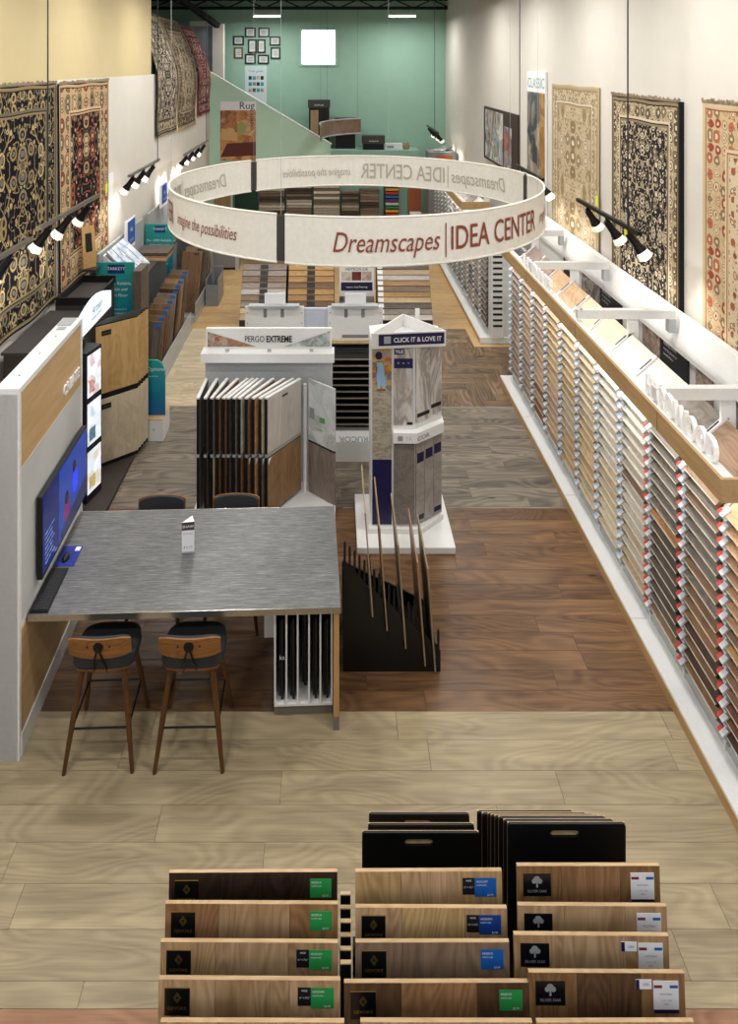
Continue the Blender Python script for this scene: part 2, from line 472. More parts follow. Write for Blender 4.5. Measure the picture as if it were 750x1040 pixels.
box('opening_panel', plain('grey_blue_glass', '#8e99a3', .2, grain=.1, gscale=2), -4.35, -3.76, 22.55, 22.6, 4.0, 6.05, w2)
box('window_frame', wall_white, -4.45, -3.74, 22.5, 22.62, 6.05, 6.2, w2)
box('shelf_line', DGREY, -4.35, -3.9, 22.48, 22.54, 4.0, 4.75, w2)

# roof structure
for i, y in enumerate((23.3, 19.2, 15.5)):
    t = MB()
    z0, z1 = (6.62, 6.98)
    t.box(-7.1, XR, y - .06, y + .06, z0, z0 + .1); t.box(-7.1, XR, y - .06, y + .06, z1 - .08, z1)
    for k in range(9): t.bar((-7.0 + k*1.2, y, z0 + .05), (-6.4 + k*1.2, y, z1 - .04), .04, .04); t.bar((-6.4 + k*1.2, y, z1 - .04), (-5.8 + k*1.2, y, z0 + .05), .04, .04)
    tr = t.build('ceiling_truss', dark_ceiling); tr['kind'] = 'structure'; tr['label'] = 'dark steel roof truss under the black ceiling'
t = MB().bar((-4.7, 20.6, 7.0), (-3.55, 22.4, 6.05), .16, .16).build('ceiling_brace', dark_ceiling); t['kind'] = 'structure'

# ------------------------------------------------------------------ ceiling strip lights
DIFF = plain('lit_diffuser', '#ffffff', .3, emit=9, grain=0, ecol='#fffaf0')
def ceiling_light(x, y, label, drop=.7):
    t = thing('ceiling_light', label, 'light', (x, y, 6.3), 0, 'ceiling strip lights')
    MB().box(-.42, .42, -.09, .09, .03, .10).build('housing', WHITE2, t)
    MB().box(-.40, .40, -.08, .08, 0, .03).build('diffuser', DIFF, t)
    for s in (-.35, .35): MB().tube([(s, 0, .1), (s, 0, drop)], .004, 5).build('wire', WIRE, t)
    ld = bpy.data.lights.new('strip', 'AREA'); ld.shape = 'RECTANGLE'; ld.size = .8; ld.size_y = .16; ld.energy = CEIL_W; ld.color = (1, .975, .945)
    lo = link('strip_glow', ld, t, (0, 0, -.01))
    return t
for i, y in enumerate((1.0, 4.0, 7.0, 10.0, 13.0, 15.9, 22.0)):
    for s, n in ((-2.0, 'by the tan wall side'), (2.12, 'by the hanging rug side')):
        if y == 22.0: lab = 'white ceiling strip light near the green wall, %s' % ('above the framed certificates' if s < 0 else 'right of the bright window')
        else: lab = 'white ceiling strip light %s, number %s from the camera' % (n, ('one', 'two', 'three', 'four', 'five', 'six')[i])
        ceiling_light(s, y, lab)

# ------------------------------------------------------------------ track lights on the walls
BULBW = plain('lamp_reflector_white', '#f2f2f0', .35, grain=0, emit=.5, ecol='#fff6e8')
def track(x, y0, y1, z, n, side, label, wires, heads=None, power=1.0):
    """track along y at x; heads point to the wall (side -1 = left, +1 = right)"""
    t = thing('track_light', label, 'light', (x, (y0 + y1) / 2, z), 0, 'track lights')
    L = (y1 - y0) / 2
    MB().box(-.02, .02, -L, L, -.02, .02).build('track', ALU if side < 0 else BLACKM, t)
    for w in wires: MB().tube([(0, w - (y0+y1)/2, .02), (0, w - (y0+y1)/2, ZC - z)], .008, 6).build('hanging_cable', WIRE, t)
    for k in range(n):
        yy = -L + (k + .5) * 2 * L / n
        d = Vector((side * .55, random.uniform(-.25, .25), -.8)).normalized()
        q = Vector((0, 0, 1)).rotation_difference(d).to_matrix()
        c = Vector((0, yy, -.05))
        hd = MB().lathe([(.0, .0), (.036, .0), (.042, .14), (.062, .21)], 12, 0, c + d * .02, q)
        hd.tube([(0, yy, 0), c + d * .05], .012, 6)
        h_ = hd.build('lamp_head', BLACKM, t, smooth=True)
        MB().lathe([(.052, .19), (.07, .255), (.074, .285)], 14, 0, c + d * .02, q).build('reflector', BULBW, h_, smooth=True)
        MB().lathe([(.0, .30), (.045, .297), (.073, .283)], 14, 0, c + d * .02, q).build('bulb', BULB, h_, smooth=True)
        ld = bpy.data.lights.new('spot', 'SPOT'); ld.energy = TRACK_W * power; ld.spot_size = R(80); ld.spot_blend = .9; ld.color = (1, .965, .91); ld.shadow_soft_size = .06
        lo = link('spot_beam', ld, t, c + d * .37); lo.rotation_euler = d.to_track_quat('-Z', 'Y').to_euler()
    return t
track(-3.0, 7.4, 9.26, 3.19, 3, -1, 'silver track light with three lit lamps before the two dark wall rugs', [7.62])
track(-3.0, 6.35, 7.20, 3.13, 1, -1, 'silver track light with one lamp cut by the photo edge', [6.2])
track(-3.0, 10.65, 12.5, 3.22, 3, -1, 'track light with three lamps before the bare white wall', [12.4])
track(-3.0, 14.6, 17.4, 3.03, 4, -1, 'track light with four lamps below the draped rugs', [17.2], power=1.8)
track(3.0, 7.07, 8.86, 3.21, 3, 1, 'black track light with three lit lamps before the black and cream rug', [7.35])
track(3.0, 10.3, 11.8, 3.22, 3, 1, 'black track light half hidden behind the hanging ring banner', [11.6])
track(2.95, 20.2, 22.6, 2.95, 5, 1, 'small track light with white lamps near the green back wall', [20.9])

# ------------------------------------------------------------------ long sample racks by the right wall
PITCH = .593
ROWS = 16
XF = 2.70                       # front edge of the sample boards
Z_ROW0, DZ = .26, .1
TILT = R(41)
def rk(name, dark, light): return wood(name, dark, light, 1.6, 'y', .16, .3, .4, bump=.02)
PAL = {
 'mauve': rk('mauve_brown_sample', '#77625a', '#a08c82'), 'umber': rk('umber_sample', '#8a6c5a', '#b39785'),
 'tan': rk('tan_sample', '#a3825f', '#cbab86'), 'honey': rk('honey_sample', '#b0905f', '#d8ba8c'),
 'sand': rk('sand_sample', '#bba686', '#dccaac'), 'cream': rk('cream_sample', '#c5b595', '#e4d8bf'),
 'pale': rk('pale_grey_sample', '#bdb5a6', '#ddd7cb'), 'ivory': rk('ivory_sample', '#cdc6b8', '#e8e3d8'),
 'ash': rk('ash_grey_sample', '#5d554d', '#8d8478'), 'slate': rk('charcoal_brown_sample', '#3c332d', '#63564b'),
 'taupe': rk('taupe_brown_sample', '#6d5440', '#9c7d62'), 'brown': rk('mid_brown_sample', '#6b4a31', '#9a7350'),
 'copper': rk('copper_oak_sample', '#95694a', '#c2966e'), 'auburn': rk('auburn_sample', '#5a2f1d', '#8a5334'),
 'espresso': rk('espresso_sample', '#35211a', '#553829'), 'amber': rk('amber_sample', '#a3743f', '#cb9a62'),
 'oak': rk('natural_oak_sample', '#b08358', '#d8af82'),
}
BAYS = [  # from the far end of the near rack to the camera: colours from top row to bottom row
 ['mauve','mauve','umber','mauve'], ['umber','tan','umber','mauve'], ['tan','umber','tan','auburn'], ['tan','honey','tan','umber'],
 ['sand','honey','sand','tan'], ['cream','sand','honey','sand'], ['ivory','pale','sand','cream'], ['ivory','pale','pale','sand'],
 ['ash','ash','slate','slate'], ['taupe','ash','brown','slate'], ['oak','copper','brown','auburn'],
]
TAGW = plain('white_tag_plastic', '#d9dcdf', .35, grain=0)
TAGG = plain('grey_clip_plastic', '#9aa0a8', .35, grain=0)
TAGB = plain('pale_blue_tag_print', '#9fb6cc', .4, grain=0)
BL, BT = .50, .027
cT, sT = math.cos(TILT), math.sin(TILT)
LITEDGE = plain('light_line_edge', '#c9b79c', .5, grain=.05)  # pale cut edge, also painting the bright light line of each row
board_me = {}
def board_mesh(matname):
    if matname not in board_me:
        m = MB().box(0, BL, -.270, .270, 0, BT).box(0, .007, -.269, .269, BT, BT + .001, 1)
        o = m.build('sample_board', [PAL[matname], LITEDGE]); board_me[matname] = o.data; bpy.data.objects.remove(o)
    return board_me[matname]
def tag_mesh(mat):
    m = MB()
    m.box(.010, .060, .195, .2379, BT, BT + .012, 0)
    m.box(-.020, .010, .195, .238, BT, BT + .012, 0)
    m.box(-.020, .020, .238, .268, BT, BT + .013, 2)
    m.box(-.024, -.006, .165, .268, -.016, BT - .001, 1)
    m.box(.066, .10, .235, .268, BT, BT + .006, 1)
    o = m.build('price_clip', [TAGW, TAGG, mat]); me = o.data; bpy.data.objects.remove(o)
    return me
tag_red, tag_blue = tag_mesh(RED), tag_mesh(TAGB)
ORD = ['first','second','third','fourth','fifth','sixth','seventh','eighth','ninth','tenth','eleventh','twelfth','thirteenth','fourteenth','fifteenth','lowest']
COLNAME = {'mauve':'mauve brown','umber':'umber brown','tan':'tan','honey':'honey','sand':'sand coloured','cream':'cream','pale':'pale grey','ivory':'ivory','ash':'ash grey',
 'slate':'charcoal brown','taupe':'taupe','brown':'mid brown','copper':'copper','auburn':'auburn','espresso':'espresso','amber':'amber','oak':'natural oak'}

def rack(y0, nb, label, individual, far):
    t = thing('sample_rack', label, 'display rack', (0, 0, 0), 0, 'sample racks along the wall with cream rugs')
    y1 = y0 + nb * PITCH
    ztop = Z_ROW0 + (ROWS - 1) * DZ
    MB().box(2.57, 3.45, y0 - .05, y1 + .12, .0, .10).box(2.565, 2.57, y0 - .05, y1 + .12, .0, .085, 1).build('plinth', [WHITE, OAKRAIL], t)
    for k in range(1, int((y1 - y0) / 1.78) + 1): box('plinth_joint', LGREY, 2.57, 2.70, y0 + k * 1.779 - .002, y0 + k * 1.779 + .002, .1005, .102, t)
    box('kick_panel', LGREY, 2.74, 2.78, y0, y1, .10, .20, t)
    box('back_panel', WHITE2, 3.40, 3.46, y0, y1, .10, 1.55, t)
    for k in range(nb + 1):
        yy = y0 + k * PITCH
        a = (XF + .02, Z_ROW0 - .03)
        p = [(XF + .03, .10), (XF + .03, ztop + .03), (XF + BL * cT, ztop + BL * sT + .01), (XF + BL * cT + .05, ztop + BL * sT - .06), (XF + BL * cT + .05, .10)]
        up = MB().prism(p, (0, yy - .009, 0), (1,0,0), (0,0,1), (0, .018, 0)).build('upright', WHITE2, t)
        # sloping bracket with a dark slot at the top
        o = Vector((XF, yy, ztop)); d = Vector((cT, 0, sT)); n = Vector((-sT, 0, cT))
        MB().bar(o + d * .06 + n * .035, o + d * BL + n * .035, .036, .02, n).build('bracket', WHITE, up)
        MB().bar(o + d * (BL - .20) + n * .047, o + d * (BL - .05) + n * .047, .016, .004, n).build('slot', BLACK, up)
    return t, y1

near_rack, NY1 = rack(10.97 - 11 * PITCH, 11, 'long white rack of tilted wood samples in shingled rows, nearest along the rug wall', True, False)
far_rack, FY1 = rack(12.66, 11, 'distant white rack of shingled wood samples beyond the gap in the rug wall', True, True)

def fill(y0, nb, bays, rackname, near, tags):
    for k in range(nb):
        yc = y0 + (nb - 1 - k) * PITCH + PITCH / 2 if near else y0 + k * PITCH + PITCH / 2
        cols = bays[k % len(bays)]
        rnd = random.Random(k * 17 + (0 if near else 500))
        for r in range(ROWS):
            z = Z_ROW0 + (ROWS - 1 - r) * DZ
            q = r / (ROWS - 1) * (len(cols) - 1)
            c = cols[min(len(cols) - 1, int(q + rnd.random() * .999))]
            if rnd.random() < .045: c = rnd.choice(['amber', 'taupe', 'honey', 'taupe'])
            if near and k == 10 and r > 12: c = rnd.choice(['auburn', 'espresso'])
            if near and k == 9 and r > 11: c = rnd.choice(['espresso', 'brown'])
            o = link('sample_board', board_mesh(c), None, (XF + rnd.uniform(-.003, .003), yc, z), (0, -TILT, 0))
            nm = '%s from top' % ORD[r] if 0 < r < 15 else ('topmost' if r == 0 else 'lowest')
            tag(o, '%s wood sample, %s, %s bay of the %s' % (COLNAME[c], nm, ORD[k], rackname), 'wood sample', 'wood samples on the ' + rackname)
            link('price_clip', tags(k), o)
fill(10.97 - 11 * PITCH, 11, BAYS, 'near wall rack', True, lambda k: tag_red if k >= 8 else tag_blue)
FBAYS = [['slate','ash','slate','slate'], ['ash','mauve','umber','slate'], ['umber','tan','slate','umber'], ['pale','ash','mauve','slate'], ['ash','pale','ash','ash'], ['mauve','ash','pale','ash'], ['ash','ivory','pale','ash']]
fill(12.66, 7, FBAYS, 'far wall rack', False, lambda k: tag_blue)
m = MB()
for k in range(7, 11):
    for r in range(ROWS):
        z = Z_ROW0 + r * DZ; yc = 12.66 + (k + .5) * PITCH
        o = Vector((XF, yc, z)); d = Vector((cT, 0, sT))
        m.bar(o + d * .0, o + d * BL, .545, BT, Vector((-sT, 0, cT)))
        m.bar(o + Vector((0, .24, .02)), o + d * .06 + Vector((0, .24, .02)), .06, .02, Vector((-sT, 0, cT)), 1)
sb = m.build('distant_sample_boards', [PAL['ash'], TAGW])
tag(sb, 'tiny grey wood samples at the far end of the far rug wall rack', 'wood samples', None, 'stuff')
# end frame of the far rack
box('end_post', WHITE2, 2.76, 2.98, 12.58, 12.62, .10, 1.95, far_rack)
for k in range(15): box('slot', BLACK, 2.79, 2.95, 12.571, 12.5795, .30 + k * .1, .335 + k * .1, far_rack)

# back fascia with graphic panels
def fascia(y0, y1, label):
    t = thing('graphic_fascia', label, 'signage', (0, 0, 0))
    p = [(3.50, 2.00), (3.56, 2.29), (3.64, 2.29), (3.64, 1.95), (3.50, 1.95)]
    MB().prism(p, (0, y0, 0), (1,0,0), (0,0,1), (0, y1 - y0, 0)).build('ledge', WHITE, t)
    box('backing', WHITE2, 3.53, 3.60, y0, y1, 0.02, 1.95, t)
    return t
PHOTO1 = picture('room_print', ['#2e2a2c', '#77706e', '#a99f95', '#6b4c3d', '#d6cfc6'], 9)
PHOTO2 = picture('warm_room_print', ['#392e2a', '#8a7566', '#c8b7a6', '#5d4537', '#a08a7a'], 8, seed=3)
gf = fascia(4.3, 12.3, 'white ledge with black graphic panels behind the near rug wall rack')
def gpanel(y0, y1, kind, n=0):
    X = 3.528
    if kind == 'black':
        p = box('black_panel', plain('black_print', '#232326', .5, grain=0), 3.512, X, y0, y1, 1.60, 1.985, gf)
        for i, (s, sz) in enumerate((('PERFECTION', .05), ('from the ground up', .036), ('beautiful floors', .036))):
            text('lettering', s, sz, PAPER, p, (3.511, y1 - .08, 1.93 - .055 * i - .02), (0,-1,0), (0,0,1), .001, 'LEFT')
    else:
        p = box('photo_panel', PHOTO1 if n % 2 else PHOTO2, 3.512, X, y0, y1, 1.60, 1.985, gf)
    return p
ys = [(4.5, 4.98, 'black'), (5.0, 5.52, 'photo'), (5.54, 6.2, 'black'), (6.28, 6.52, 'photo'), (6.7, 7.0, 'photo'), (7.15, 7.75, 'black'), (7.77, 8.2, 'photo'), (8.35, 8.6, 'photo'), (8.8, 9.5, 'black'), (9.52, 10.2, 'photo'), (10.5, 11.0, 'black')]
for i, (a, b_, k_) in enumerate(ys): gpanel(a, b_, k_, i)
# red round sticker
st = MB().lathe([(0, 0), (.085, 0), (.085, .01), (0, .01)], 18, 0, (0,0,0), Matrix.Rotation(-PI/2, 3, 'Y')).build('red_sticker', RED, gf, (3.512, 5.63, 1.78))
text('lettering', '2-3', .07, PAPER, st, (-.0105, 0, -.02), (0,-1,0), (0,0,1), .001)

# canopy valance with light strip, posts and arms
LED = plain('light_strip', '#ffffff', .3, emit=3, grain=0, ecol='#f4f8ff')
LETTER = plain('white_lit_letter', '#f2f2f2', .4, emit=.12, grain=0)
def canopy(y0, y1, arms, t):
    MB().box(2.46, 2.485, y0, y1, 2.09, 2.24).box(2.485, 3.0, y0, y0 + .025, 2.09, 2.24).build('valance', OAKRAIL, t)
    for yy in [y0 + .9 + 1.85 * i for i in range(int((y1 - y0) / 1.85))]: box('joint', plain('joint_line', '#4a3a26', .6, grain=0), 2.4585, 2.46, yy, yy + .004, 2.09, 2.24, t)
    MB().box(2.486, 2.56, y0 + .026, y1, 2.215, 2.235).build('top_strip', WHITE, t)
    MB().box(2.495, 2.55, y0 + .05, y1 - .05, 2.205, 2.2149).build('light_strip', LED, t)
    for y in arms:
        a = MB().box(2.50, 3.50, y - .035, y + .035, 2.27, 2.36).build('arm', WHITE2, t)
        box('arm_bracket', LGREY, 3.43, 3.50, y - .042, y + .042, 2.13, 2.27, a)
        MB().tube([(2.54, y - .02, 2.36), (2.54, y - .02, 2.375)], .012, 8).build('bolt', STEEL, a)
        p = box('post', WHITE2, 3.02, 3.13, y - .016, y + .016, 1.2, 2.27, t)
        for zz in (2.0, 2.12): MB().tube([(3.07, y - .019, zz), (3.07, y - .023, zz)], .007, 8).build('screw_hole', GREYM, p)
    n = max(1, int((y1 - y0) / 1.0)); L = (y1 - y0) / n
    for i in range(n):
        ld = bpy.data.lights.new('strip', 'AREA'); ld.shape = 'RECTANGLE'; ld.size = .05; ld.size_y = L * .95; ld.energy = STRIP_W * L; ld.color = (.93, .96, 1)
        lo = link('strip_glow', ld, t, (2.525, y0 + (i + .5) * L, 2.20)); lo.rotation_euler = (0, R(-30), 0)
    return t
canopy(4.58, 11.0, (10.97, 9.19, 7.41, 5.63), near_rack)
text('letters', 'HARDWOOD', .23, LETTER, near_rack, (2.535, 5.80, 2.236), (0,-1,0), (0,0,1), .03, 'LEFT', off=.004, fit=1.05)
text('letters', 'LAMINATE', .2, LETTER, near_rack, (2.535, 9.55, 2.236), (0,-1,0), (0,0,1), .03, 'LEFT', off=.004, fit=1.2)
canopy(13.8, 19.1, (14.439, 16.218, 17.997), far_rack)

# ------------------------------------------------------------------ rugs on the walls
FRINGE = plain('wool_fringe', '#a3937a', .95, grain=.1)
def wall_rug(name, x, y0, y1, z0, z1, side, mat, label, wave=.02, fringe=True, edge=None):
    """hangs flat on a wall plane at x; side -1 faces +x (left wall), +1 faces -x (right wall)"""
    t = thing(name, label, 'rug', (x, y0, z0), 0, 'rugs hanging on the walls')
    nx, nz = 14, 20; m = MB(); uv = []
    w, h = y1 - y0, z1 - z0
    for layer in (0, 1):
        for j in range(nz + 1):
            for i in range(nx + 1):
                a, b_ = i / nx, j / nz
                off = .012 + wave * (1 - b_) * (.5 + .5 * math.sin(a * 9 + w)) + (.012 if layer else 0)
                m.v.append((-side * off, a * w, b_ * h + .015 * math.sin(a * 13) * (b_ - .5)))
                uv.append((a if side < 0 else 1 - a, b_))
    S = (nx + 1) * (nz + 1)
    for layer in (0, 1):
        for j in range(nz):
            for i in range(nx):
                k = layer * S + j * (nx + 1) + i
                m.f.append((k, k + 1, k + nx + 2, k + nx + 1)); m.mi.append(0)
    per = [i for i in range(nx)] + [nx + j * (nx + 1) for j in range(nz)] + [nz * (nx + 1) + nx - i for i in range(nx)] + [(nz - j) * (nx + 1) for j in range(nz)]
    for i in range(len(per)):
        a, b_ = per[i], per[(i + 1) % len(per)]
        m.f.append((a, b_, b_ + S, a + S)); m.mi.append(0)
    m.uv = uv
    m.build('pile', mat, t, smooth=True)
    if fringe:
        f = MB(); rnd = random.Random(int(y0 * 10))
        n = int(w / .03)
        for i in range(n):
            y = (i + .5) * w / n
            f.bar((-side * .025, y, h - .01), (-side * .04, y + rnd.uniform(-.02, .02), h + rnd.uniform(.015, .04)), .016, .012)
        f.build('fringe', FRINGE, t)
    if edge:
        MB().box(-side * .05 if side > 0 else 0, 0 if side > 0 else .05, -.03, .0, 0, h).build('bound_edge', edge, t)
    return t
wall_rug('hanging_rug', XR, 9.98, 12.13, 1.7, 4.54, 1, rug_mat('pale_floral_rug', 2.15, 2.84, '#bfae90', ['#a08a66', '#8f7a58', '#cbbda2', '#d8cdb8'], '#c4b598', ['#b09c78', '#9a8562', '#d2c6ae'], '#8b785c', 4.0, bw=.26), 'pale beige floral rug hanging on the white wall beyond the black one', fringe=False)
wall_rug('hanging_rug', XR, 7.64, 9.52, 1.7, 4.47, 1, rug_mat('black_cream_rug', 1.88, 2.77, '#2b2a2d', ['#b9a98c', '#c9bba2', '#8c7d68', '#d6cab4'], '#b4a284', ['#8f7d62', '#6e6152', '#d0c2a6'], '#2a2523', 6.5, bw=.24, busy=.36), 'black rug with cream border hanging on the white wall behind the track lamps', edge=plain('black_binding', '#121214', .9))
wall_rug('hanging_rug', XR, 4.9, 7.19, 1.7, 4.50, 1, rug_mat('cream_red_rug', 2.29, 2.8, '#cdbb9c', ['#c2ab86', '#93402f', '#6f7f68', '#a9583f', '#d2c0a0', '#6a5f60'], '#bfa883', ['#c4ae8a', '#974232', '#c9b592', '#7d7458', '#b8674c', '#d0bd9c'], '#8a5c44', 7, bw=.42, bscale=8, busy=.28), 'cream rug with red flowers hanging at the photo edge')
wall_rug('hanging_rug', XL, 7.3, 9.36, 1.84, 4.63, -1, rug_mat('black_gold_rug', 2.06, 2.79, '#15141b', ['#94805a', '#857a60', '#b7a176', '#6e6a60'], '#17161c', ['#8a7a58', '#a8936a', '#6d6555'], '#2c2620', 4.2, lattice=1, bw=.30, bscale=5), 'black rug with gold vine lattice hanging below the tan wall', wave=.03)
wall_rug('hanging_rug', XL, 9.43, 11.54, 1.84, 4.61, -1, rug_mat('black_rose_rug', 2.11, 2.77, '#17151a', ['#93543f', '#a58a66', '#6c6f5c', '#bda27f'], '#b79a76', ['#b99c78', '#8f4a38', '#77705a', '#a98a6c', '#c9ae8a'], '#3a2a22', 3.8, bw=.38, bscale=4.2), 'black rug with rose and tan border beside the bare white wall', wave=.03)

def drape_rug(y0, y1, zb, zt, mat, label):
    """drapes from a rail down over the half wall edge and then straight down"""
    t = thing('draped_rug', label, 'rug', (XL, y0, 4.7), 0, 'rugs draped over the half wall')
    w = y1 - y0; prof = []
    for k in range(9): q = k / 8; prof.append((-.46 + .49 * q + .05 * math.sin(q * PI), (zt - 4.7) * (1 - q) + .02))
    for k in range(1, 11): prof.append((.035 + .02 * math.sin(k * .6), (zb - 4.7) * k / 10 + .02))
    L = [0]
    for i in range(1, len(prof)): L.append(L[-1] + math.hypot(prof[i][0] - prof[i-1][0], prof[i][1] - prof[i-1][1]))
    n = 10; m = MB(); uv = []
    for lay in (0, 1):
        for i, (x, z) in enumerate(prof):
            for j in range(n + 1):
                a = j / n; m.v.append((x + .02 * math.sin(a * 8 + y0) * (i / len(prof)) + lay * .014, a * w, z)); uv.append((a, 1 - L[i] / L[-1]))
    S = len(prof) * (n + 1)
    for lay in (0, 1):
        for i in range(len(prof) - 1):
            for j in range(n):
                k = lay * S + i * (n + 1) + j; m.f.append((k, k+1, k+n+2, k+n+1)); m.mi.append(0)
    per = list(range(n)) + [n + i*(n+1) for i in range(len(prof)-1)] + [(len(prof)-1)*(n+1) + n - j for j in range(n)] + [(len(prof)-1-i)*(n+1) for i in range(len(prof)-1)]
    for i in range(len(per)): a, b_ = per[i], per[(i+1) % len(per)]; m.f.append((a, b_, b_+S, a+S)); m.mi.append(0)
    m.uv = uv
    m.build('pile', mat, t, smooth=True)
    f = MB()
    for i in range(int(w / .05)): f.bar((prof[-1][0], (i + .5) * .05, prof[-1][1]), (prof[-1][0] + .01, (i + .5) * .05, prof[-1][1] - .05), .02, .012)
    f.build('fringe', FRINGE, t)
drape_rug(14.6, 16.55, 3.38, 6.0, rug_mat('draped_black_rug', 1.95, 2.7, '#26252b', ['#b6a88e', '#8d8272', '#c9bea8'], '#ad9d84', ['#7f715e', '#c4b69c', '#55503f'], '#211d1b', 6, bw=.24), 'black and cream rug draped over the half wall next to the tan wall')
drape_rug(16.7, 18.85, 3.33, 5.95, rug_mat('draped_beige_rug', 2.15, 2.7, '#a3937b', ['#6f5f4e', '#c2b59d', '#84725e'], '#4e4038', ['#8c7963', '#6c4a3e', '#b4a38a'], '#2d2420', 5, bw=.34), 'beige and brown rug draped between the black and the red rug')
drape_rug(19.15, 20.9, 3.48, 5.85, rug_mat('draped_red_rug', 1.75, 2.5, '#7c3138', ['#b9a08c', '#3a2a33', '#cbb8a2'], '#a87a6c', ['#6d2a33', '#caa990', '#4b3a3c'], '#2e1a1e', 5, bw=.26), 'red rug draped over the half wall beside the stair wall')
rl = thing('display_rail', 'dark metal rail carrying the draped rugs above the half wall', 'rail', (0, 0, 0))
MB().tube([(-4.10, 14.4, 5.90), (-4.10, 21.1, 5.90)], .025, 8).build('rod', BLACKM, rl)
for y in (14.45, 16.62, 19.0, 21.05): MB().tube([(-4.10, y, 3.62), (-4.10, y, 5.90)], .02, 8).build('post', BLACKM, rl)
YEL = plain('yellow_price_tag', '#d8dc3a', .5, grain=0)
for (y, z, x, lb) in ((16.45, 3.47, XL + .066, 'small yellow price tag below the black and cream draped rug'), (20.95, 4.62, XL + .075, 'small yellow price tag beside the red draped rug'), (11.3, 3.0, XL + .065, 'small yellow price tag on the black rug with rose border')):
    o = MB().box(0, .006, -.05, .05, -.14, .0).tube([(.003, 0, 0), (.003, 0, .05)], .003, 5).build('price_tag', YEL, None, (x, y, z)); tag(o, lb, 'price tag')
for (y, z, lb) in ((9.98, 3.05, 'small yellow price tag on the edge of the pale beige rug'), (9.0, 2.82, 'small yellow price tag on the black and cream wall rug')):
    o = MB().box(0, .006, -.04, .04, -.14, 0).tube([(.003, 0, 0), (.003, 0, .05)], .003, 5).build('price_tag', YEL, None, (XR - .055, y, z)); tag(o, lb, 'price tag')
cd = MB().box(0, .012, 11.6, 11.85, 2.6, 3.1).build('wall_card', PAPER, None, (XL, 0, 0)); tag(cd, 'white card on the wall beside the rose bordered rug', 'sign')

# posters on the right wall
po = thing('framed_poster', 'wide dark framed poster of a living room on the far rug wall', 'poster', (XR, 0, 0))
MB().box(-.05, 0, 14.28, 17.45, 2.62, 3.86).build('frame', plain('dark_brown_frame', '#3a2620', .5), po)
MB().box(-.056, -.05, 15.5, 17.25, 2.68, 3.80).build('print', picture('living_room_print', ['#4d2a22', '#8aa3ad', '#d8d6d0', '#7b4a35', '#5b6f7a'], 2.2, stretch=(1, 1, 1)), po)
MB().box(-.056, -.05, 14.75, 15.4, 2.68, 3.55).build('print', picture('warm_detail_print', ['#3a2620', '#c0673a', '#5a6a86', '#d9c9b8', '#6d4a3c'], 3.2, seed=4), po)
po = thing('tall_banner', 'tall narrow banner with dark stairway photo beside the pale beige rug', 'banner', (XR - .005, 0, 0))
MB().box(-.035, 0, 12.45, 13.62, 1.9, 4.73).build('panel', PAPER, po)
MB().box(-.038, -.035, 12.82, 13.6, 1.95, 4.36).build('print', picture('stairway_print', ['#1f242b', '#47505c', '#2c3340', '#b9a894', '#5d4a3d'], 1.6, seed=2), po)
MB().box(-.038, -.035, 12.47, 12.8, 1.95, 4.36).build('gold_strip', picture('gold_strip_print', ['#6d4e22', '#a87b34', '#8a6128', '#c9a266'], 4), po)
text('lettering', 'CLASSIC', .26, plain('teal_ink', '#6fa5a2', .5, grain=0), po, (-.037, 13.56, 4.44), (0,-1,0), (0,0,1), .001, 'LEFT', fit=1.05)

# ------------------------------------------------------------------ hanging ring banner
FAB = plain('ivory_canvas', '#e7e4da', .9, grain=.02, gscale=25)
_b = FAB.node_tree.nodes['Principled BSDF']
_b.inputs['Subsurface Weight'].default_value = 0
RUST = plain('rust_red_ink', '#8a4532', .7, grain=0)
GHOST = plain('show_through_ink', '#b4aea2', .9, grain=0)
RC, RR, RZ, RH = Vector((.26, 8.35, 0)), 2.1, 3.115, .43
ring = thing('ring_banner', 'round ivory canvas ring banner with rust lettering hanging over the aisle', 'banner', (RC.x, RC.y, RZ))
def arc_pt(a, r, z): return Vector((r * math.cos(a), r * math.sin(a), z))
def arc_band(m, a0, a1, r0, r1, z0, z1, n, rip=0):
    vs = []
    for i in range(n + 1):
        a = a0 + (a1 - a0) * i / n
        w = rip * math.sin(i * 2.1) + rip * .7 * math.sin(i * 5.3)
        vs += [arc_pt(a, r0 + w, z0 + rip * math.sin(i * 1.3)), arc_pt(a, r1 + w, z0 + rip * math.sin(i * 1.3)), arc_pt(a, r1, z1), arc_pt(a, r0, z1)]
    fs = []
    for i in range(n):
        k = i * 4
        for q in range(4): fs.append((k + q, k + (q + 1) % 4, k + 4 + (q + 1) % 4, k + 4 + q))
    fs += [(0, 1, 2, 3), tuple(reversed((n*4, n*4+1, n*4+2, n*4+3)))]
    m.add(vs, fs)
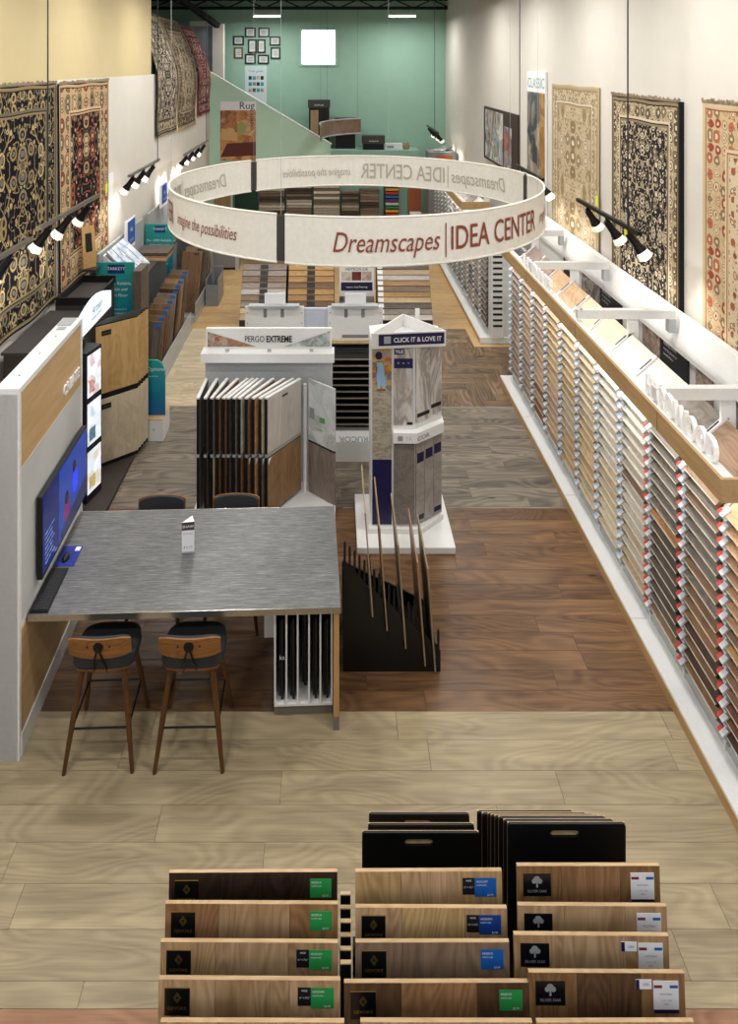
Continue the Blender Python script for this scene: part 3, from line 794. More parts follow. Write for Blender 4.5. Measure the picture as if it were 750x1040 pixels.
for s0 in (-110, 10, 130):
    a0, a1 = R(s0 + 1.1), R(s0 + 118.9)
    m = MB(); arc_band(m, a0, a1, RR - .004, RR, 0, RH, 150, .0035)
    seg = m.build('canvas_panel', FAB, ring, smooth=True)
    for zz in (.008, RH): MB().tube([arc_pt(a0 + (a1 - a0) * i / 48, RR - .002, zz) for i in range(49)], .011, 6).build('hem', FAB, seg, smooth=True)
    def bent(name, s, size, start, end, z, mat, r, shear=0, off=0):
        vs, fs = text_mesh(s, size, shear, off, 'LEFT')
        x0, x1 = min(p.x for p in vs), max(p.x for p in vs)
        V = []
        for p in vs:
            a = R(s0 + start + (end - start) * (p.x - x0) / (x1 - x0)); V.append(arc_pt(a, r, z + p.y))
        MB().add(V, fs).build(name, mat, seg)
    for mat, r, nm in ((RUST, RR + .009, 'lettering'), (GHOST, RR - .0115, 'show_through_lettering')):
        bent(nm, 'Dreamscapes', .25, 13, 39, .13, mat, r, .28)
        bent(nm, '|', .33, 40.4, 40.7, .13, mat, r)
        bent(nm, 'IDEA CENTER', .30, 42, 76, .115, mat, r, 0, .002)
        bent(nm, 'imagine the possibilities', .17, 80, 107.5, .15, mat, r, .28)
for s0 in (-110, 10, 130):   # joining clips at the gaps
    m = MB(); arc_band(m, R(s0 - 1.2), R(s0 + 1.2), RR - .012, RR - .006, .02, RH - .02, 2)
    m.build('joining_strip', plain('dark_clip', '#3a3835', .6, grain=0), ring)
for a in (20, 75, 130, 185, 250, 330):
    MB().tube([arc_pt(R(a), RR - .01, RH), arc_pt(R(a), RR - .01, ZC - RZ)], .0018, 5).build('hanging_wire', LGREY, ring)

# second, smaller banner far behind
bn = thing('curved_banner', 'small brown curved banner hanging near the green back wall', 'banner', (1.74, 20.0, 2.78))
m = MB(); arc_band(m, R(115), R(192), 2.09, 2.10, 0, .44, 48)
m.build('canvas_panel', picture('brown_banner_print', ['#6b5548', '#7d6455', '#8f7767', '#755e50'], 2), bn, smooth=True)
for zz in (0, .44): MB().tube([arc_pt(R(115 + 77 * i / 36), 2.095, zz) for i in range(37)], .025, 6).build('hem', LGREY, bn, smooth=True)
vs, fs = text_mesh('DREAMSCAPES', .26, 0, 0, 'LEFT')
MB().add([arc_pt(R(119 + 40 * p.x / 1.9), 2.085, .12 + p.y) for p in vs], fs).build('lettering', plain('faded_ink', '#8d7a6c', .8, grain=0), bn)
for a in (118, 155, 190): MB().tube([arc_pt(R(a), 2.095, .44), arc_pt(R(a), 2.095, ZC - 2.78)], .003, 5).build('hanging_wire', WIRE, bn)

# ------------------------------------------------------------------ design table and media wall
RZD = R(2.0)
DO = (-2.19, 5.056, 0)
PANELG = plain('grey_white_panel', '#c9cac8', .4, grain=.01)
mw = thing('media_wall', 'tall white media wall with oak panel reading CREATE beside the design table', 'display wall', DO, RZD)
MB().box(-.17, -.012, 0, 1.42, 0, 2.56).build('core', WHITE, mw)
MB().box(-.17, 0, 0, .035, 0, 2.60).box(-.17, 0, 1.385, 1.42, 0, 2.60).box(-.17, 0, .035, 1.385, 2.56, 2.60).build('frame', WHITE, mw)
MB().box(-.012, -.006, .035, 1.385, 2.02, 2.56).build('oak_panel', OAKPANEL, mw)
MB().box(-.012, -.004, .035, 1.385, .94, 2.02).build('lower_panel', PANELG, mw)
MB().box(-.012, -.006, .035, 1.385, .15, .87).build('oak_panel', OAKPANEL, mw)
MB().box(-.012, .004, .035, 1.385, .0, .15).build('baseboard', WHITE, mw)
MB().box(-.155, -.04, 1.22, 1.38, 2.60, 2.612).box(-.13, -.06, 1.12, 1.18, 2.60, 2.608).build('top_plate', LGREY, mw)
for y in (.22, .62, .98): MB().tube([(-.085, y, 2.60), (-.085, y, 2.604)], .008, 8).build('screw', GREYM, mw)
text('letters', 'CREATE', .115, PAPER, mw, (-.006, .92, 2.12), (0,1,0), (0,0,1), .012, 'LEFT', off=.002, sx=1.0)
tv = thing('television', 'wall mounted television showing a blue screen above the keyboard', 'television', DO, RZD)
MB().box(-.003, .012, .55, 1.1, 1.2, 1.5).build('mount', BLACK, tv)
MB().box(.012, .05, .30, 1.375, 1.05, 1.66).build('casing', BLACK, tv)
def screen_mat(name, c, e): return plain(name, c, .15, emit=e, grain=.05, gscale=2)
SCR = screen_mat('blue_screen', '#1c3f9e', .5); SCR2 = screen_mat('dark_blue_screen', '#141f63', .45)
sn = MB().box(.05, .052, .315, 1.36, 1.075, 1.645).build('screen', SCR, tv)
MB().box(.052, .0525, .315, .66, 1.075, 1.645).build('screen_panel', SCR2, sn)
for k in range(7): text('screen_lettering', ('design your room', 'choose a floor', 'compare styles')[k % 3], .028, plain('pale_blue_glow', '#8fb3ff', .4, emit=.5, grain=0), sn, (.0527, .35, 1.34 - k * .036), (0,1,0), (0,0,1), .0005, 'LEFT')
PER1, PER2, SKINC = screen_mat('vivid_blue_figure', '#2440ff', .6), screen_mat('magenta_figure', '#7a2c6a', .4), screen_mat('dark_figure', '#1a1128', .2)
def disc(m, cy, cz, ry, rz_, n=14, x=.0527): m.add([(x, cy + ry*math.cos(2*PI*k/n), cz + rz_*math.sin(2*PI*k/n)) for k in range(n)], [tuple(range(n))])
m = MB(); disc(m, 1.05, 1.36, .07, .10); m.build('screen_figure', PER1, sn)
m = MB(); disc(m, 1.03, 1.49, .04, .05, x=.053); disc(m, .84, 1.34, .045, .055, x=.053); m.build('screen_figure', SKINC, sn)
m = MB(); disc(m, .84, 1.24, .08, .08); m.build('screen_figure', PER2, sn)
m = MB(); m.add([(.0526, .70, 1.08), (.0526, 1.36, 1.08), (.0526, 1.36, 1.24), (.0526, .70, 1.14)], [(0,1,2,3)]); m.build('screen_figure', screen_mat('dim_navy_table', '#26305e', .3), sn)

N = NT('streaked_grey_laminate'); tc = N.n('ShaderNodeTexCoord').outputs['Object']
k1 = N.noise(N.mapping(tc, scale=(3, 60, 60)), 1.5, 5, .7); k2 = N.noise(N.mapping(tc, scale=(9, 220, 220)), 1.5, 2, .6)
N.put(N.b.inputs['Base Color'], N.ramp(N.math('MULTIPLY_ADD', k1, .6, N.math('MULTIPLY', k2, .4)), [(.34, '#3a3c3d'), (.5, '#646566'), (.66, '#989794')]))
N.b.inputs['Roughness'].default_value = .4
TOPM = N.m
dt = thing('design_table', 'counter height design table with streaked grey top and steel edge', 'table', DO, RZD)
box('tabletop', TOPM, .012, 2.25, .142, 1.34, .872, .912, dt)
MB().box(.006, 2.256, .135, .142, .868, .9125).box(2.25, 2.256, .142, 1.345, .868, .9125).box(.006, 2.25, 1.34, 1.346, .868, .9125).build('edge_band', STEEL, dt)
ep = MB().box(2.205, 2.245, .155, 1.32, .10, .868).build('end_panel', wood('tan_edge_panel', '#a98253', '#c29a68', 2, 'z', .02, .1), dt)
box('foot_plate', plain('grey_plinth', '#75706a', .5), 2.205, 2.245, .155, 1.32, 0, .10, ep)
sc_ = thing('slot_cabinet', 'white open slot cabinet with upright dividers under the grey table', 'cabinet', DO, RZD)
MB().box(1.765, 2.2, .30, 1.25, 0, .085).build('plinth', plain('grey_plinth', '#75706a', .5), sc_)
MB().box(1.765, 2.2, .27, 1.25, .085, .10).box(1.765, 2.2, 1.23, 1.25, .10, .865).build('carcass', WHITE, sc_)
for k in range(6): box('divider', WHITE, 1.765 + k * .0846, 1.777 + k * .0846, .27, 1.23, .10, .865, sc_)
box('side_leaflet_box', WHITE2, 1.675, 1.763, .55, 1.1, .38, .865, sc_)
for k in range(5):
    o = MB().box(-.008, .008, 0, .8, 0, .6).box(-.022, -.012, .03, .78, 0, .56).build('black_sample', BLACK, None, None)
    p = Matrix.Rotation(RZD, 3, 'Z') @ Vector((1.777 + .046 + k * .0846, .31, .1015)); o.location = Vector(DO) + p; o.rotation_euler = (0, 0, RZD)
    tag(o, 'black sample board in the %s slot of the white cabinet under the table' % ('first', 'second', 'third', 'fourth', 'fifth')[k], 'sample board', 'black samples under the table')
    if k == 0: text('lettering', 'ks', .05, PAPER, o, (0, -.001, .30), (1,0,0), (0,0,1), .001)
    if k == 2: o.location.y += .12

def at(x, y, z=0): return Vector(DO) + Matrix.Rotation(RZD, 3, 'Z') @ Vector((x, y, z))
kb = thing('keyboard', 'black keyboard lying on the grey table below the television', 'keyboard', at(.012, .155, .9125), RZD)
MB().box(0, .13, 0, .45, 0, .016).build('case', BLACK, kb)
KEY = plain('dark_keycap', '#26272a', .5, grain=0)
m = MB()
for i in range(5):
    for j in range(15): m.box(.012 + i * .022, .030 + i * .022, .012 + j * .0285, .036 + j * .0285, .016, .021)
m.build('keys', KEY, kb)
mp = thing('mouse_pad', 'blue printed mouse pad behind the keyboard', 'mouse pad', at(.012, .64, .9125), RZD)
MB().box(0, .16, 0, .24, 0, .003).build('pad', plain('blue_pad_print', '#1c2f8c', .6, grain=.2, gscale=25), mp)
MB().box(.11, .15, .18, .23, .003, .0034).build('printed_logo', PAPER, mp)
ms = thing('computer_mouse', 'black computer mouse on the blue pad', 'mouse', at(.08, .73, .9155), RZD)
m = MB(); vs = []
for j in range(7):
    for i in range(10):
        a = 2 * PI * i / 10; q = j / 6
        vs.append((.03 * math.cos(a) * math.sqrt(1 - q*q*.97), .052 * math.sin(a) * math.sqrt(1 - q*q*.97), .034 * q))
m.add(vs, [(j*10+i, j*10+(i+1)%10, (j+1)*10+(i+1)%10, (j+1)*10+i) for j in range(6) for i in range(10)] + [tuple(range(60, 70))])
m.build('body', BLACK, ms, smooth=True); box('wheel', KEY, -.004, .004, .022, .038, .026, .036, ms)
tcd = thing('tent_card', 'white three sided tent card standing on the grey table', 'card', (-1.17, 5.856, .9125), R(8))
MB().prism([(-.05, 0), (.05, 0), (.03, .085)], (0,0,0), (1,0,0), (0,1,0), (0,0,.25)).build('card', PAPER, tcd)
MB().box(-.05, .05, -.0015, -.0005, .185, .25).build('header_print', plain('brown_print', '#4a3c36', .5, grain=0), tcd)
text('lettering', 'SHAW', .032, PAPER, tcd, (0, -.0016, .205), ext=.0006)
text('lettering', 'FLOORS', .02, GREYINK, tcd, (0, -.0006, .15), ext=.0006); text('lettering', '8 2 1 0', .024, INK, tcd, (0, -.0006, .04), ext=.0006)
MB().box(-.05, .05, -.0012, -.0004, 0, .012).build('footer_print', LGREY, tcd)

# ------------------------------------------------------------------ stools
def stool(loc, rz, label):
    t = thing('bar_stool', label, 'stool', loc, rz, 'stools at the design table')
    for sx in (-1, 1):
        for sy in (-1, 1):
            MB().tube([(sx*.233, sy*.254, 0), (sx*.19, sy*.19, .32), (sx*.145, sy*.125, .62)], [.014, .02, .022], 8).build('leg', WALNUT, t, smooth=True)
    def rim(z, w, d):  # rounded rectangle loop
        P = []
        for k in range(24):
            a = 2 * PI * k / 24; c, s_ = math.cos(a), math.sin(a)
            P.append((w * math.copysign(abs(c) ** .55, c), d * math.copysign(abs(s_) ** .55, s_), z))
        return P
    def dish(loops): 
        m = MB(); vs = [p for l in loops for p in l]; n = 24
        m.add(vs, [(j*n+i, j*n+(i+1)%n, (j+1)*n+(i+1)%n, (j+1)*n+i) for j in range(len(loops)-1) for i in range(n)] + [tuple(range((len(loops)-1)*n, len(loops)*n)), tuple(reversed(range(n)))])
        return m
    def lift(P, k): return [(x, y, z + k * max(0, (-y - .05)) ** 1.4 * 2.2) for x, y, z in P]
    dish([lift(rim(.606, .16, .15), .1), lift(rim(.612, .205, .195), .25), lift(rim(.626, .216, .206), .3)]).build('seat_shell', WALNUTX, t, smooth=True)
    dish([lift(rim(.6265, .213, .203), .3), lift(rim(.645, .222, .212), .4), lift(rim(.690, .218, .208), .55), lift(rim(.702, .19, .18), .4), lift(rim(.690, .08, .07), .3)]).build('seat', PAD, t, smooth=True)
    # curved backrest
    def curved(z0, z1, y, th, w, crown=0):
        m = MB(); vs = []; n = 14
        for i in range(n + 1):
            a = -1 + 2 * i / n; x = a * w; yy = y + .035 * a * a
            e = .018 * (abs(a) ** 6)
            cz = crown * (1 - a * a)
            vs += [(x, yy, z0 + e), (x, yy + th, z0 + e), (x, yy + th - .02, z1 - e + cz), (x, yy - .02, z1 - e + cz)]
        fs = [(k*4+q, k*4+(q+1)%4, k*4+4+(q+1)%4, k*4+4+q) for k in range(n) for q in range(4)] + [(0,1,2,3), (n*4+3, n*4+2, n*4+1, n*4)]
        return m.add(vs, fs)
    curved(.77, .915, -.235, .012, .213).build('backrest', WALNUTX, t, smooth=True)
    curved(.755, .908, -.222, .024, .20, .006).build('back_pad', PAD, t, smooth=True)
    br = MB()
    for sx in (-1, 1): br.tube([(0, -.256, .868), (sx*.035, -.246, .75), (sx*.045, -.18, .64)], .008, 6)
    br.build('back_bracket', BLACKM, t)
    MB().lathe([(0, 0), (.035, 0), (.035, .008), (0, .008)], 14, 0, (0, -.246, .862), Matrix.Rotation(PI/2, 3, 'X')).build('bracket_disc', BLACKM, t)
    for sx in (-.075, .075): MB().lathe([(0, 0), (.006, 0), (.006, .004), (0, .004)], 10, 0, (sx, -.2445, .862), Matrix.Rotation(PI/2, 3, 'X')).build('screw', BLACKM, t)
    fr_ = MB(); q = [(-.193, -.195, .26), (.193, -.195, .26), (.193, .195, .26), (-.193, .195, .26)]
    for i in range(4): fr_.tube([q[i], q[(i+1) % 4]], .007, 6)
    fr_.build('foot_rail', BLACKM, t)
stool((-1.62, 5.22, 0), R(2), 'walnut stool with charcoal seat by the media wall, near side of the table')
stool((-.995, 5.225, 0), R(1), 'walnut stool with charcoal seat near the middle of the near table side')
stool((-1.55, 6.40, 0), R(182), 'charcoal backed stool behind the table on the television side')
stool((-.88, 6.42, 0), R(181), 'charcoal backed stool behind the table in front of the flip panel rack')

# ------------------------------------------------------------------ black comb rack with upright boards
cr = thing('comb_rack', 'black stepped comb rack beside the grey table end', 'rack', (0, 0, 0))
BY0, BY1 = 5.80, 6.45
def zprof(x): return .90 + (x - .085) / (.86 - .085) * (.17 - .90)
BD = ((.32, .46), (.434, .35), (.584, .206), (.738, .068), (.82, .018))   # board foot x, z
def slot_x(i, z): return BD[i][0] - math.tan(R(4.2)) * (z - BD[i][1])
edges = [(lambda z: .085)] + [(lambda z, i=i: slot_x(i, z)) for i in range(5)] + [(lambda z: .865)]
np_ = MB().prism([(.085, 0), (.865, 0), (.865, .01), (.085, .01)], (0, BY0, 0), (1,0,0), (0,0,1), (0, .018, 0))
for i in range(6):
    zl = BD[i-1][1] - .004 if i else .01
    zr = BD[i][1] - .004 if i < 5 else .01
    g = .013
    za, zb = zprof(edges[i](.4)) , zprof(edges[i+1](.4))
    xa0, xa1 = (edges[i](zl) + g, edges[i](za) + g) if i else (.085, .085)
    xb0, xb1 = (edges[i+1](zr) - g, edges[i+1](zb) - g) if i < 5 else (.865, .865)
    np_.prism([(xa0, .01), (xb0, .01), (xb0, max(.011, zr)), (xb1, zb), (xa1, za), (xa0, max(.012, zl))], (0, BY0, 0), (1,0,0), (0,0,1), (0, .018, 0))
    if i < 5 and BD[i][1] > .03: np_.prism([(xb0 - .001, .01), (xb0 + 2 * g + .001, .01), (xb0 + 2 * g + .001, BD[i][1] - .006), (xb0 - .001, BD[i][1] - .006)], (0, BY0, 0), (1,0,0), (0,0,1), (0, .018, 0))
np_.build('near_panel', BLACK, cr)
for k in range(20):
    x = .098 + k * .0395
    if any(abs(x - slot_x(i, zprof(x))) < .026 or abs(x - slot_x(i, zprof(x) + .15)) < .026 for i in range(5)): continue
    MB().prism([(x - .009, zprof(x) - .03), (x + .009, zprof(x) - .03), (x + .009, zprof(x) + .14), (x, zprof(x) + .155), (x - .009, zprof(x) + .14)], (0, BY0 + .002, 0), (1,0,0), (0,0,1), (0, .014, 0)).build('tooth', BLACK, cr)
MB().prism([(.085, 0), (.865, 0), (.865, .03), (.085, .40)], (0, 6.50, 0), (1,0,0), (0,0,1), (0, .018, 0)).build('back_panel', BLACK, cr)
BY1 = 6.50
for k in range(5):
    box('step', BLACK, BD[k][0] - .016, BD[k][0] + .016, BY0 + .018, BY1, max(.0, BD[k][1] - .03), max(.0121, BD[k][1] - .004), cr)
box('base', BLACK, .085, .865, BY0 + .018, BY1, 0, .012, cr)
TANB = wood('tan_plank_board', '#7d6647', '#a58a63', 1.4, 'z', .1, .3)
for k, (xb, zb) in enumerate(((.32, .46), (.434, .35), (.584, .206), (.738, .068), (.82, .018))):
    b_ = thing('upright_sample', 'tan edged sample board, %s and %s slot of the black comb rack' % (('first', 'tallest'), ('second', 'second highest'), ('third', 'middle'), ('fourth', 'fourth highest'), ('fifth', 'lowest'))[k], 'sample board', (xb, 5.77, zb), 0, 'boards in the comb rack')
    l = R(-4.2); 
    MB().box(-.005, .001, 0, .70, 0, .83).build('board', [wood('grey_oak_board', '#6d6254', '#968a78', 1.4, 'z', .15, .3), TANB, PAL['taupe']][k % 2 * 2 if k != 2 else 0], b_)
    MB().box(.001, .007, 0, .70, 0, .83).build('backing', TANB, b_)
    b_.rotation_euler = (0, l, 0)

# ------------------------------------------------------------------ tile tower
tw = thing('tile_tower', 'white tile display tower with navy header on a white plinth', 'display tower', (0, 0, 0))
box('plinth', WHITE, .245, 1.225, 7.19, 8.09, 0, .065, tw, .006)
TY = 7.45
MB().prism([(.40, TY), (.85, TY), (1.155, TY + .229), (1.155, TY + .5), (.78, TY + .62), (.40, TY + .5)], (0, 0, .065), (1,0,0), (0,1,0), (0,0,1.93)).build('core', WHITE2, tw)
MB().prism([(.37, TY - .05), (.91, TY - .06), (1.17, TY + .19), (1.17, TY + .3), (.37, TY + .3)], (0, 0, .066), (1,0,0), (0,1,0), (0,0,.05)).build('tray', WHITE, tw)
MARB = stone('marble_tile', '#d9d6d1', '#958d84', 2.2, .3, (2.2, 2.2, .7))
SAND = stone('sandstone_print', '#b3ab9a', '#857c68', 5, .4, (1, 1, 3), .06)
BRT = stone('brown_slate_tile', '#6d6660', '#847c74', 9, .5)
GRT = stone('greige_tile', '#aaa59d', '#96908a', 4, .4)
yf = TY - .004
lf = MB().box(.408, .608, yf, TY, .13, 1.955).build('side_graphic', SAND, tw)
box('navy_print', NAVY, .41, .607, yf - .002, yf, .135, .80, lf)
ph = box('photo_print', picture('garden_print', ['#3d5a35', '#c9a63a', '#b35a34', '#7aa0b8', '#cfc9b8'], 16), .41, .607, yf - .002, yf, 1.50, 1.945, lf)
BLU = plain('pale_blue_denim', '#8db4d2', .7, grain=0); SK = plain('brown_skin_print', '#8b5a3c', .6, grain=0)
def flat(mat, pts, name='figure_print', par=None): MB().add([(a, yf - .0032, b_) for a, b_ in pts], [tuple(range(len(pts)))]).build(name, mat, par or ph)
flat(INK, [(.475 + .037*math.cos(2*PI*k/16), 1.87 + .042*math.sin(2*PI*k/16)) for k in range(16)])
flat(BLU, [(.455,1.80),(.515,1.80),(.545,1.60),(.545,1.54),(.515,1.53),(.505,1.63),(.49,1.53),(.462,1.53),(.452,1.68)])
flat(SK, [(.46,1.53),(.54,1.53),(.55,1.505),(.455,1.505)])
flat(SK, [(.452,1.795),(.44,1.68),(.452,1.67),(.462,1.74)])
# front tiles (upper): one wide, then the turned ones
u1 = box('tile', MARB, .628, .828, yf - .012, TY, 1.16, 1.95, tw)
box('print_label', NAVY, .635, .735, yf - .0145, yf - .012, 1.885, 1.945, u1); box('print_label', NAVY, .632, .824, yf - .0145, yf - .012, 1.745, 1.845, u1); box('stock_label', INK, .765, .822, yf - .0145, yf - .012, 1.165, 1.19, u1)
text('lettering', 'TILE', .045, PAPER, u1, (.685, yf - .0146, 1.90), ext=.001, off=.001)
for i in range(3): text('lettering', ('A', 'o', 'v')[i], .03, PAPER, u1, (.675 + i * .052, yf - .0146, 1.79), ext=.001)
def turned(s0, s1, z0, z1, mat, labels):
    a = Vector((.853, TY - .003, 0)); d = Vector((.30, .225, 0)); ln = d.length; d.normalize(); n = Vector((d.y, -d.x, 0))
    p, q = a + d * s0, a + d * s1
    m = MB().prism([(0, z0), (s1 - s0 - .004, z0), (s1 - s0 - .004, z1), (0, z1)], p, d, (0,0,1), n * .014)
    o = m.build('tile', mat, tw)
    for (l0, l1, mt) in labels: MB().prism([(.01, l0), (s1 - s0 - .014, l0), (s1 - s0 - .014, l1), (.01, l1)], p + n * .0142, d, (0,0,1), n * .001).build('stock_label', mt, o)
turned(0, .20, 1.18, 1.96, MARB, [(1.23, 1.27, INK)]); turned(.20, .37, 1.2, 1.97, MARB, [(1.27, 1.31, INK)])
u2 = box('tile', BRT, .628, .845, yf - .012, TY, .14, .96, tw)
for i, (s0, s1) in enumerate(((0, .12), (.12, .245), (.245, .37))): turned(s0, s1, .14, .97, GRT, [(.76 + i * .01, .86 + i * .01, NAVY)] + ([(.17, .22, NAVY)] if i != 1 else []))
sh = MB().prism([(.62, TY - .075), (.86, TY - .085), (1.17, TY + .15), (1.17, TY + .3), (.62, TY + .2)], (0, 0, 1.005), (1,0,0), (0,1,0), (0,0,.105)).build('middle_shelf', WHITE, tw)
text('lettering', 'TRU', .06, plain('pale_grey_ink', '#c3c3c4', .5, grain=0), sh, (.74, TY - .081, 1.03), ext=.002, align='LEFT')
dd = Vector((.31, .235, 0)).normalized()
text('lettering', 'COR', .062, GREYINK, sh, (.862, TY - .086, 1.03), dd, (0,0,1), .002, 'LEFT', off=.001, sx=1.3)
MB().box(.665, .715, TY - .0815, TY - .078, 1.03, 1.08).build('logo_square', GREYINK, sh)
# crown: open three sided header
A_, B_, C_ = Vector((.40, TY - .06, 0)), Vector((1.165, TY + .02, 0)), Vector((.775, 7.96, 0))
for p, q, nm in ((A_, B_, 'header'), (B_, C_, 'crown_side'), (C_, A_, 'crown_side')):
    MB().bar(Vector((p.x, p.y, 2.04)), Vector((q.x, q.y, 2.04)), .014, .16).build(nm, WHITE, tw)
MB().prism([(A_.x, A_.y), (B_.x, B_.y), (B_.x - .02, B_.y + .18), (C_.x, C_.y), (A_.x, A_.y + .2)], (0, 0, 1.965), (1,0,0), (0,1,0), (0,0,.012)).build('crown_base', plain('dark_inside', '#4c4c50', .6), tw)
hd_ = (B_ - A_).normalized(); hn = Vector((hd_.y, -hd_.x, 0))
hb = MB().prism([(.07, 1.99), (.755, 1.99), (.755, 2.105), (.07, 2.105)], A_ + hn * .008, hd_, (0,0,1), hn * .004).build('header_print', NAVY, tw)
text('lettering', 'CLICK IT & LOVE IT', .066, PAPER, hb, A_ + hd_ * .475 + hn * .013 + Vector((0,0,2.023)), hd_, (0,0,1), .001, off=.0015, fit=.50)
MB().prism([(.125, 2.012), (.195, 2.012), (.195, 2.085), (.125, 2.085)], A_ + hn * .012, hd_, (0,0,1), hn * .001).build('logo_square', LGREY, hb)
MB().bar((.92, 7.85, 1.98), (.92, 7.85, 2.22), .05, .006, (0,1,0)).build('back_tab', WHITE, tw)

# ------------------------------------------------------------------ flip panel rack
fp = thing('flip_panel_rack', 'white rack of hinged flip panels with a header sign behind the grey table', 'display rack', (0, 0, 0))
MB().box(-1.46, .0, 8.30, 8.36, .08, 1.57).build('back_board', plain('pale_grey_board', '#c3c7ca', .45), fp)
MB().box(-1.49, .02, 8.16, 8.36, 1.50, 1.60).build('top_rail', WHITE, fp)
MB().box(-1.49, .03, 7.75, 8.4, 0, .08).build('base', WHITE, fp)
hs_ = box('header_sign', WHITE, -1.44, -.01, 8.22, 8.26, 1.63, 1.87, fp, .008)
for x in (-1.2, -.72, -.24): MB().box(x - .02, x + .02, 8.215, 8.27, 1.60, 1.63).build('sign_clip', LGREY, hs_)
y = 8.217
MB().add([(-1.42, y, 1.83), (-1.42, y, 1.66), (-.86, y, 1.66), (-1.15, y, 1.75)], [(0,1,2,3)]).build('photo_print', picture('rust_sofa_print', ['#6b4a30', '#a9562c', '#b8ab9a', '#8a7a66', '#5d4532'], 9), hs_)
MB().add([(-.03, y, 1.84), (-.03, y, 1.66), (-.56, y, 1.66), (-.28, y, 1.75)], [(0,1,2,3)]).build('photo_print', picture('pale_room_print', ['#8f9c9b', '#b9c0bd', '#6f7876', '#d5d8d6', '#8f8272'], 9), hs_)
text('lettering', 'PERGO', .10, INK, hs_, (-1.0, y - .004, 1.715), ext=.001, align='LEFT', fit=.22); text('lettering', 'EXTREME', .10, INK, hs_, (-.755, y - .004, 1.715), ext=.001, align='LEFT', off=.003, fit=.29)
nx = [201, 208.5, 215, 221, 227, 231.5, 237.5, 243, 250, 257, 264, 270]; fxs = [210, 220.6, 231, 241.6, 251.6, 257, 262, 268, 278, 289, 298, 305]
edge_cols = ['slate', 'slate', 'ash', 'brown', 'taupe', 'slate', 'ash', 'pale', 'brown', 'copper', 'sand', 'brown']
GREYOAK = wood('pale_grey_oak_panel', '#b5ada1', '#d2cbc0', 1.3, 'z', .03, .3); BROAK = wood('brown_oak_panel', '#7a5b3c', '#9c7a54', 1.3, 'z', .03, .3)
GRWOOD = wood('grey_wood_panel', '#6e625a', '#978a80', 1.3, 'z', .03, .3)
for k in range(12):
    a = Vector((fx(nx[k], 7.62), 7.62, 0)); b_ = Vector((fx(fxs[k], 8.10), 8.10, 0)); d = (b_ - a).normalized(); n = Vector((d.y, -d.x, 0))
    q = MB()
    pg = MB()
    for z0, z1 in ((.12, .72), (.76, 1.34)): pg.bar(Vector((a.x, a.y, (z0+z1)/2)), Vector((b_.x, b_.y, (z0+z1)/2)), .026, z1 - z0)
    pg = pg.build('flip_panel', BLACK, fp)
    MB().bar(Vector((a.x, a.y, 1.348)), Vector((b_.x, b_.y, 1.348)), .034, .016).build('top_cap', WHITE, pg)
    MB().bar(Vector((a.x, a.y, .74)), Vector((b_.x, b_.y, .74)), .03, .03).build('middle_clip', LGREY, pg)
    last = k == 11
    for j, (z0, z1) in enumerate(((.125, .715), (.765, 1.335))):
        mt = (GREYOAK if j else BROAK) if last else PAL[edge_cols[k if j else (k * 5) % 12]]
        MB().prism([(.012, z0), ((b_-a).length - .01, z0), ((b_-a).length - .01, z1), (.012, z1)], a + n * .0135, d, (0,0,1), n * .008).build('upper_board' if j else 'lower_board', mt, pg)
    if last: MB().bar(a + d * .25 + n * .022 + Vector((0,0,1.285)), a + d * .34 + n * .022 + Vector((0,0,1.285)), .004, .022).build('grip_slot', DGREY, pg)
    if k > 7: MB().add([a + d * .02 + n * .0225 + Vector((0,0,.71)), a + d * .07 + n * .0225 + Vector((0,0,.71)), a + d * .02 + n * .0225 + Vector((0,0,.64))], [(0,1,2)]).build('corner_label', PAPER, pg)
wa, wb = Vector((-.27, 8.08, 0)), Vector((.02, 7.82, 0)); d = (wb - wa).normalized(); n = Vector((d.y, -d.x, 0)); L = (wb - wa).length
wg = MB().prism([(0, .68), (L, .68), (L, 1.355), (0, 1.355)], wa, d, (0,0,1), -n * .02).build('photo_wing', picture('white_kitchen_print', ['#d4d8d8', '#c9cfd0', '#b9bdbb', '#dfe2e0', '#9aa39c'], 4), fp)
MB().prism([(.02, .93), (.09, .93), (.09, 1.05), (.02, 1.05)], wa + n * .001, d, (0,0,1), n * .002).build('printed_oven', plain('oven_grey_print', '#8b9092', .5, grain=0), wg)
MB().prism([(.17, .93), (.25, .93), (.25, .99), (.17, .98)], wa + n * .001, d, (0,0,1), n * .002).build('printed_plant', plain('leaf_green_print', '#5f9a55', .5, grain=0), wg)
MB().prism([(0, .10), (L, .10), (L, .66), (0, .66)], wa, d, (0,0,1), -n * .02).build('wood_wing', GRWOOD, fp)
MB().prism([(0, .66), (L, .66), (L, .68), (0, .68)], wa, d, (0,0,1), -n * .02).build('wing_joint', BLACK, fp)
MB().tube([(-.31, 8.12, .08), (-.31, 8.12, 1.28)], .02, 8).build('hinge_post', WHITE, fp)

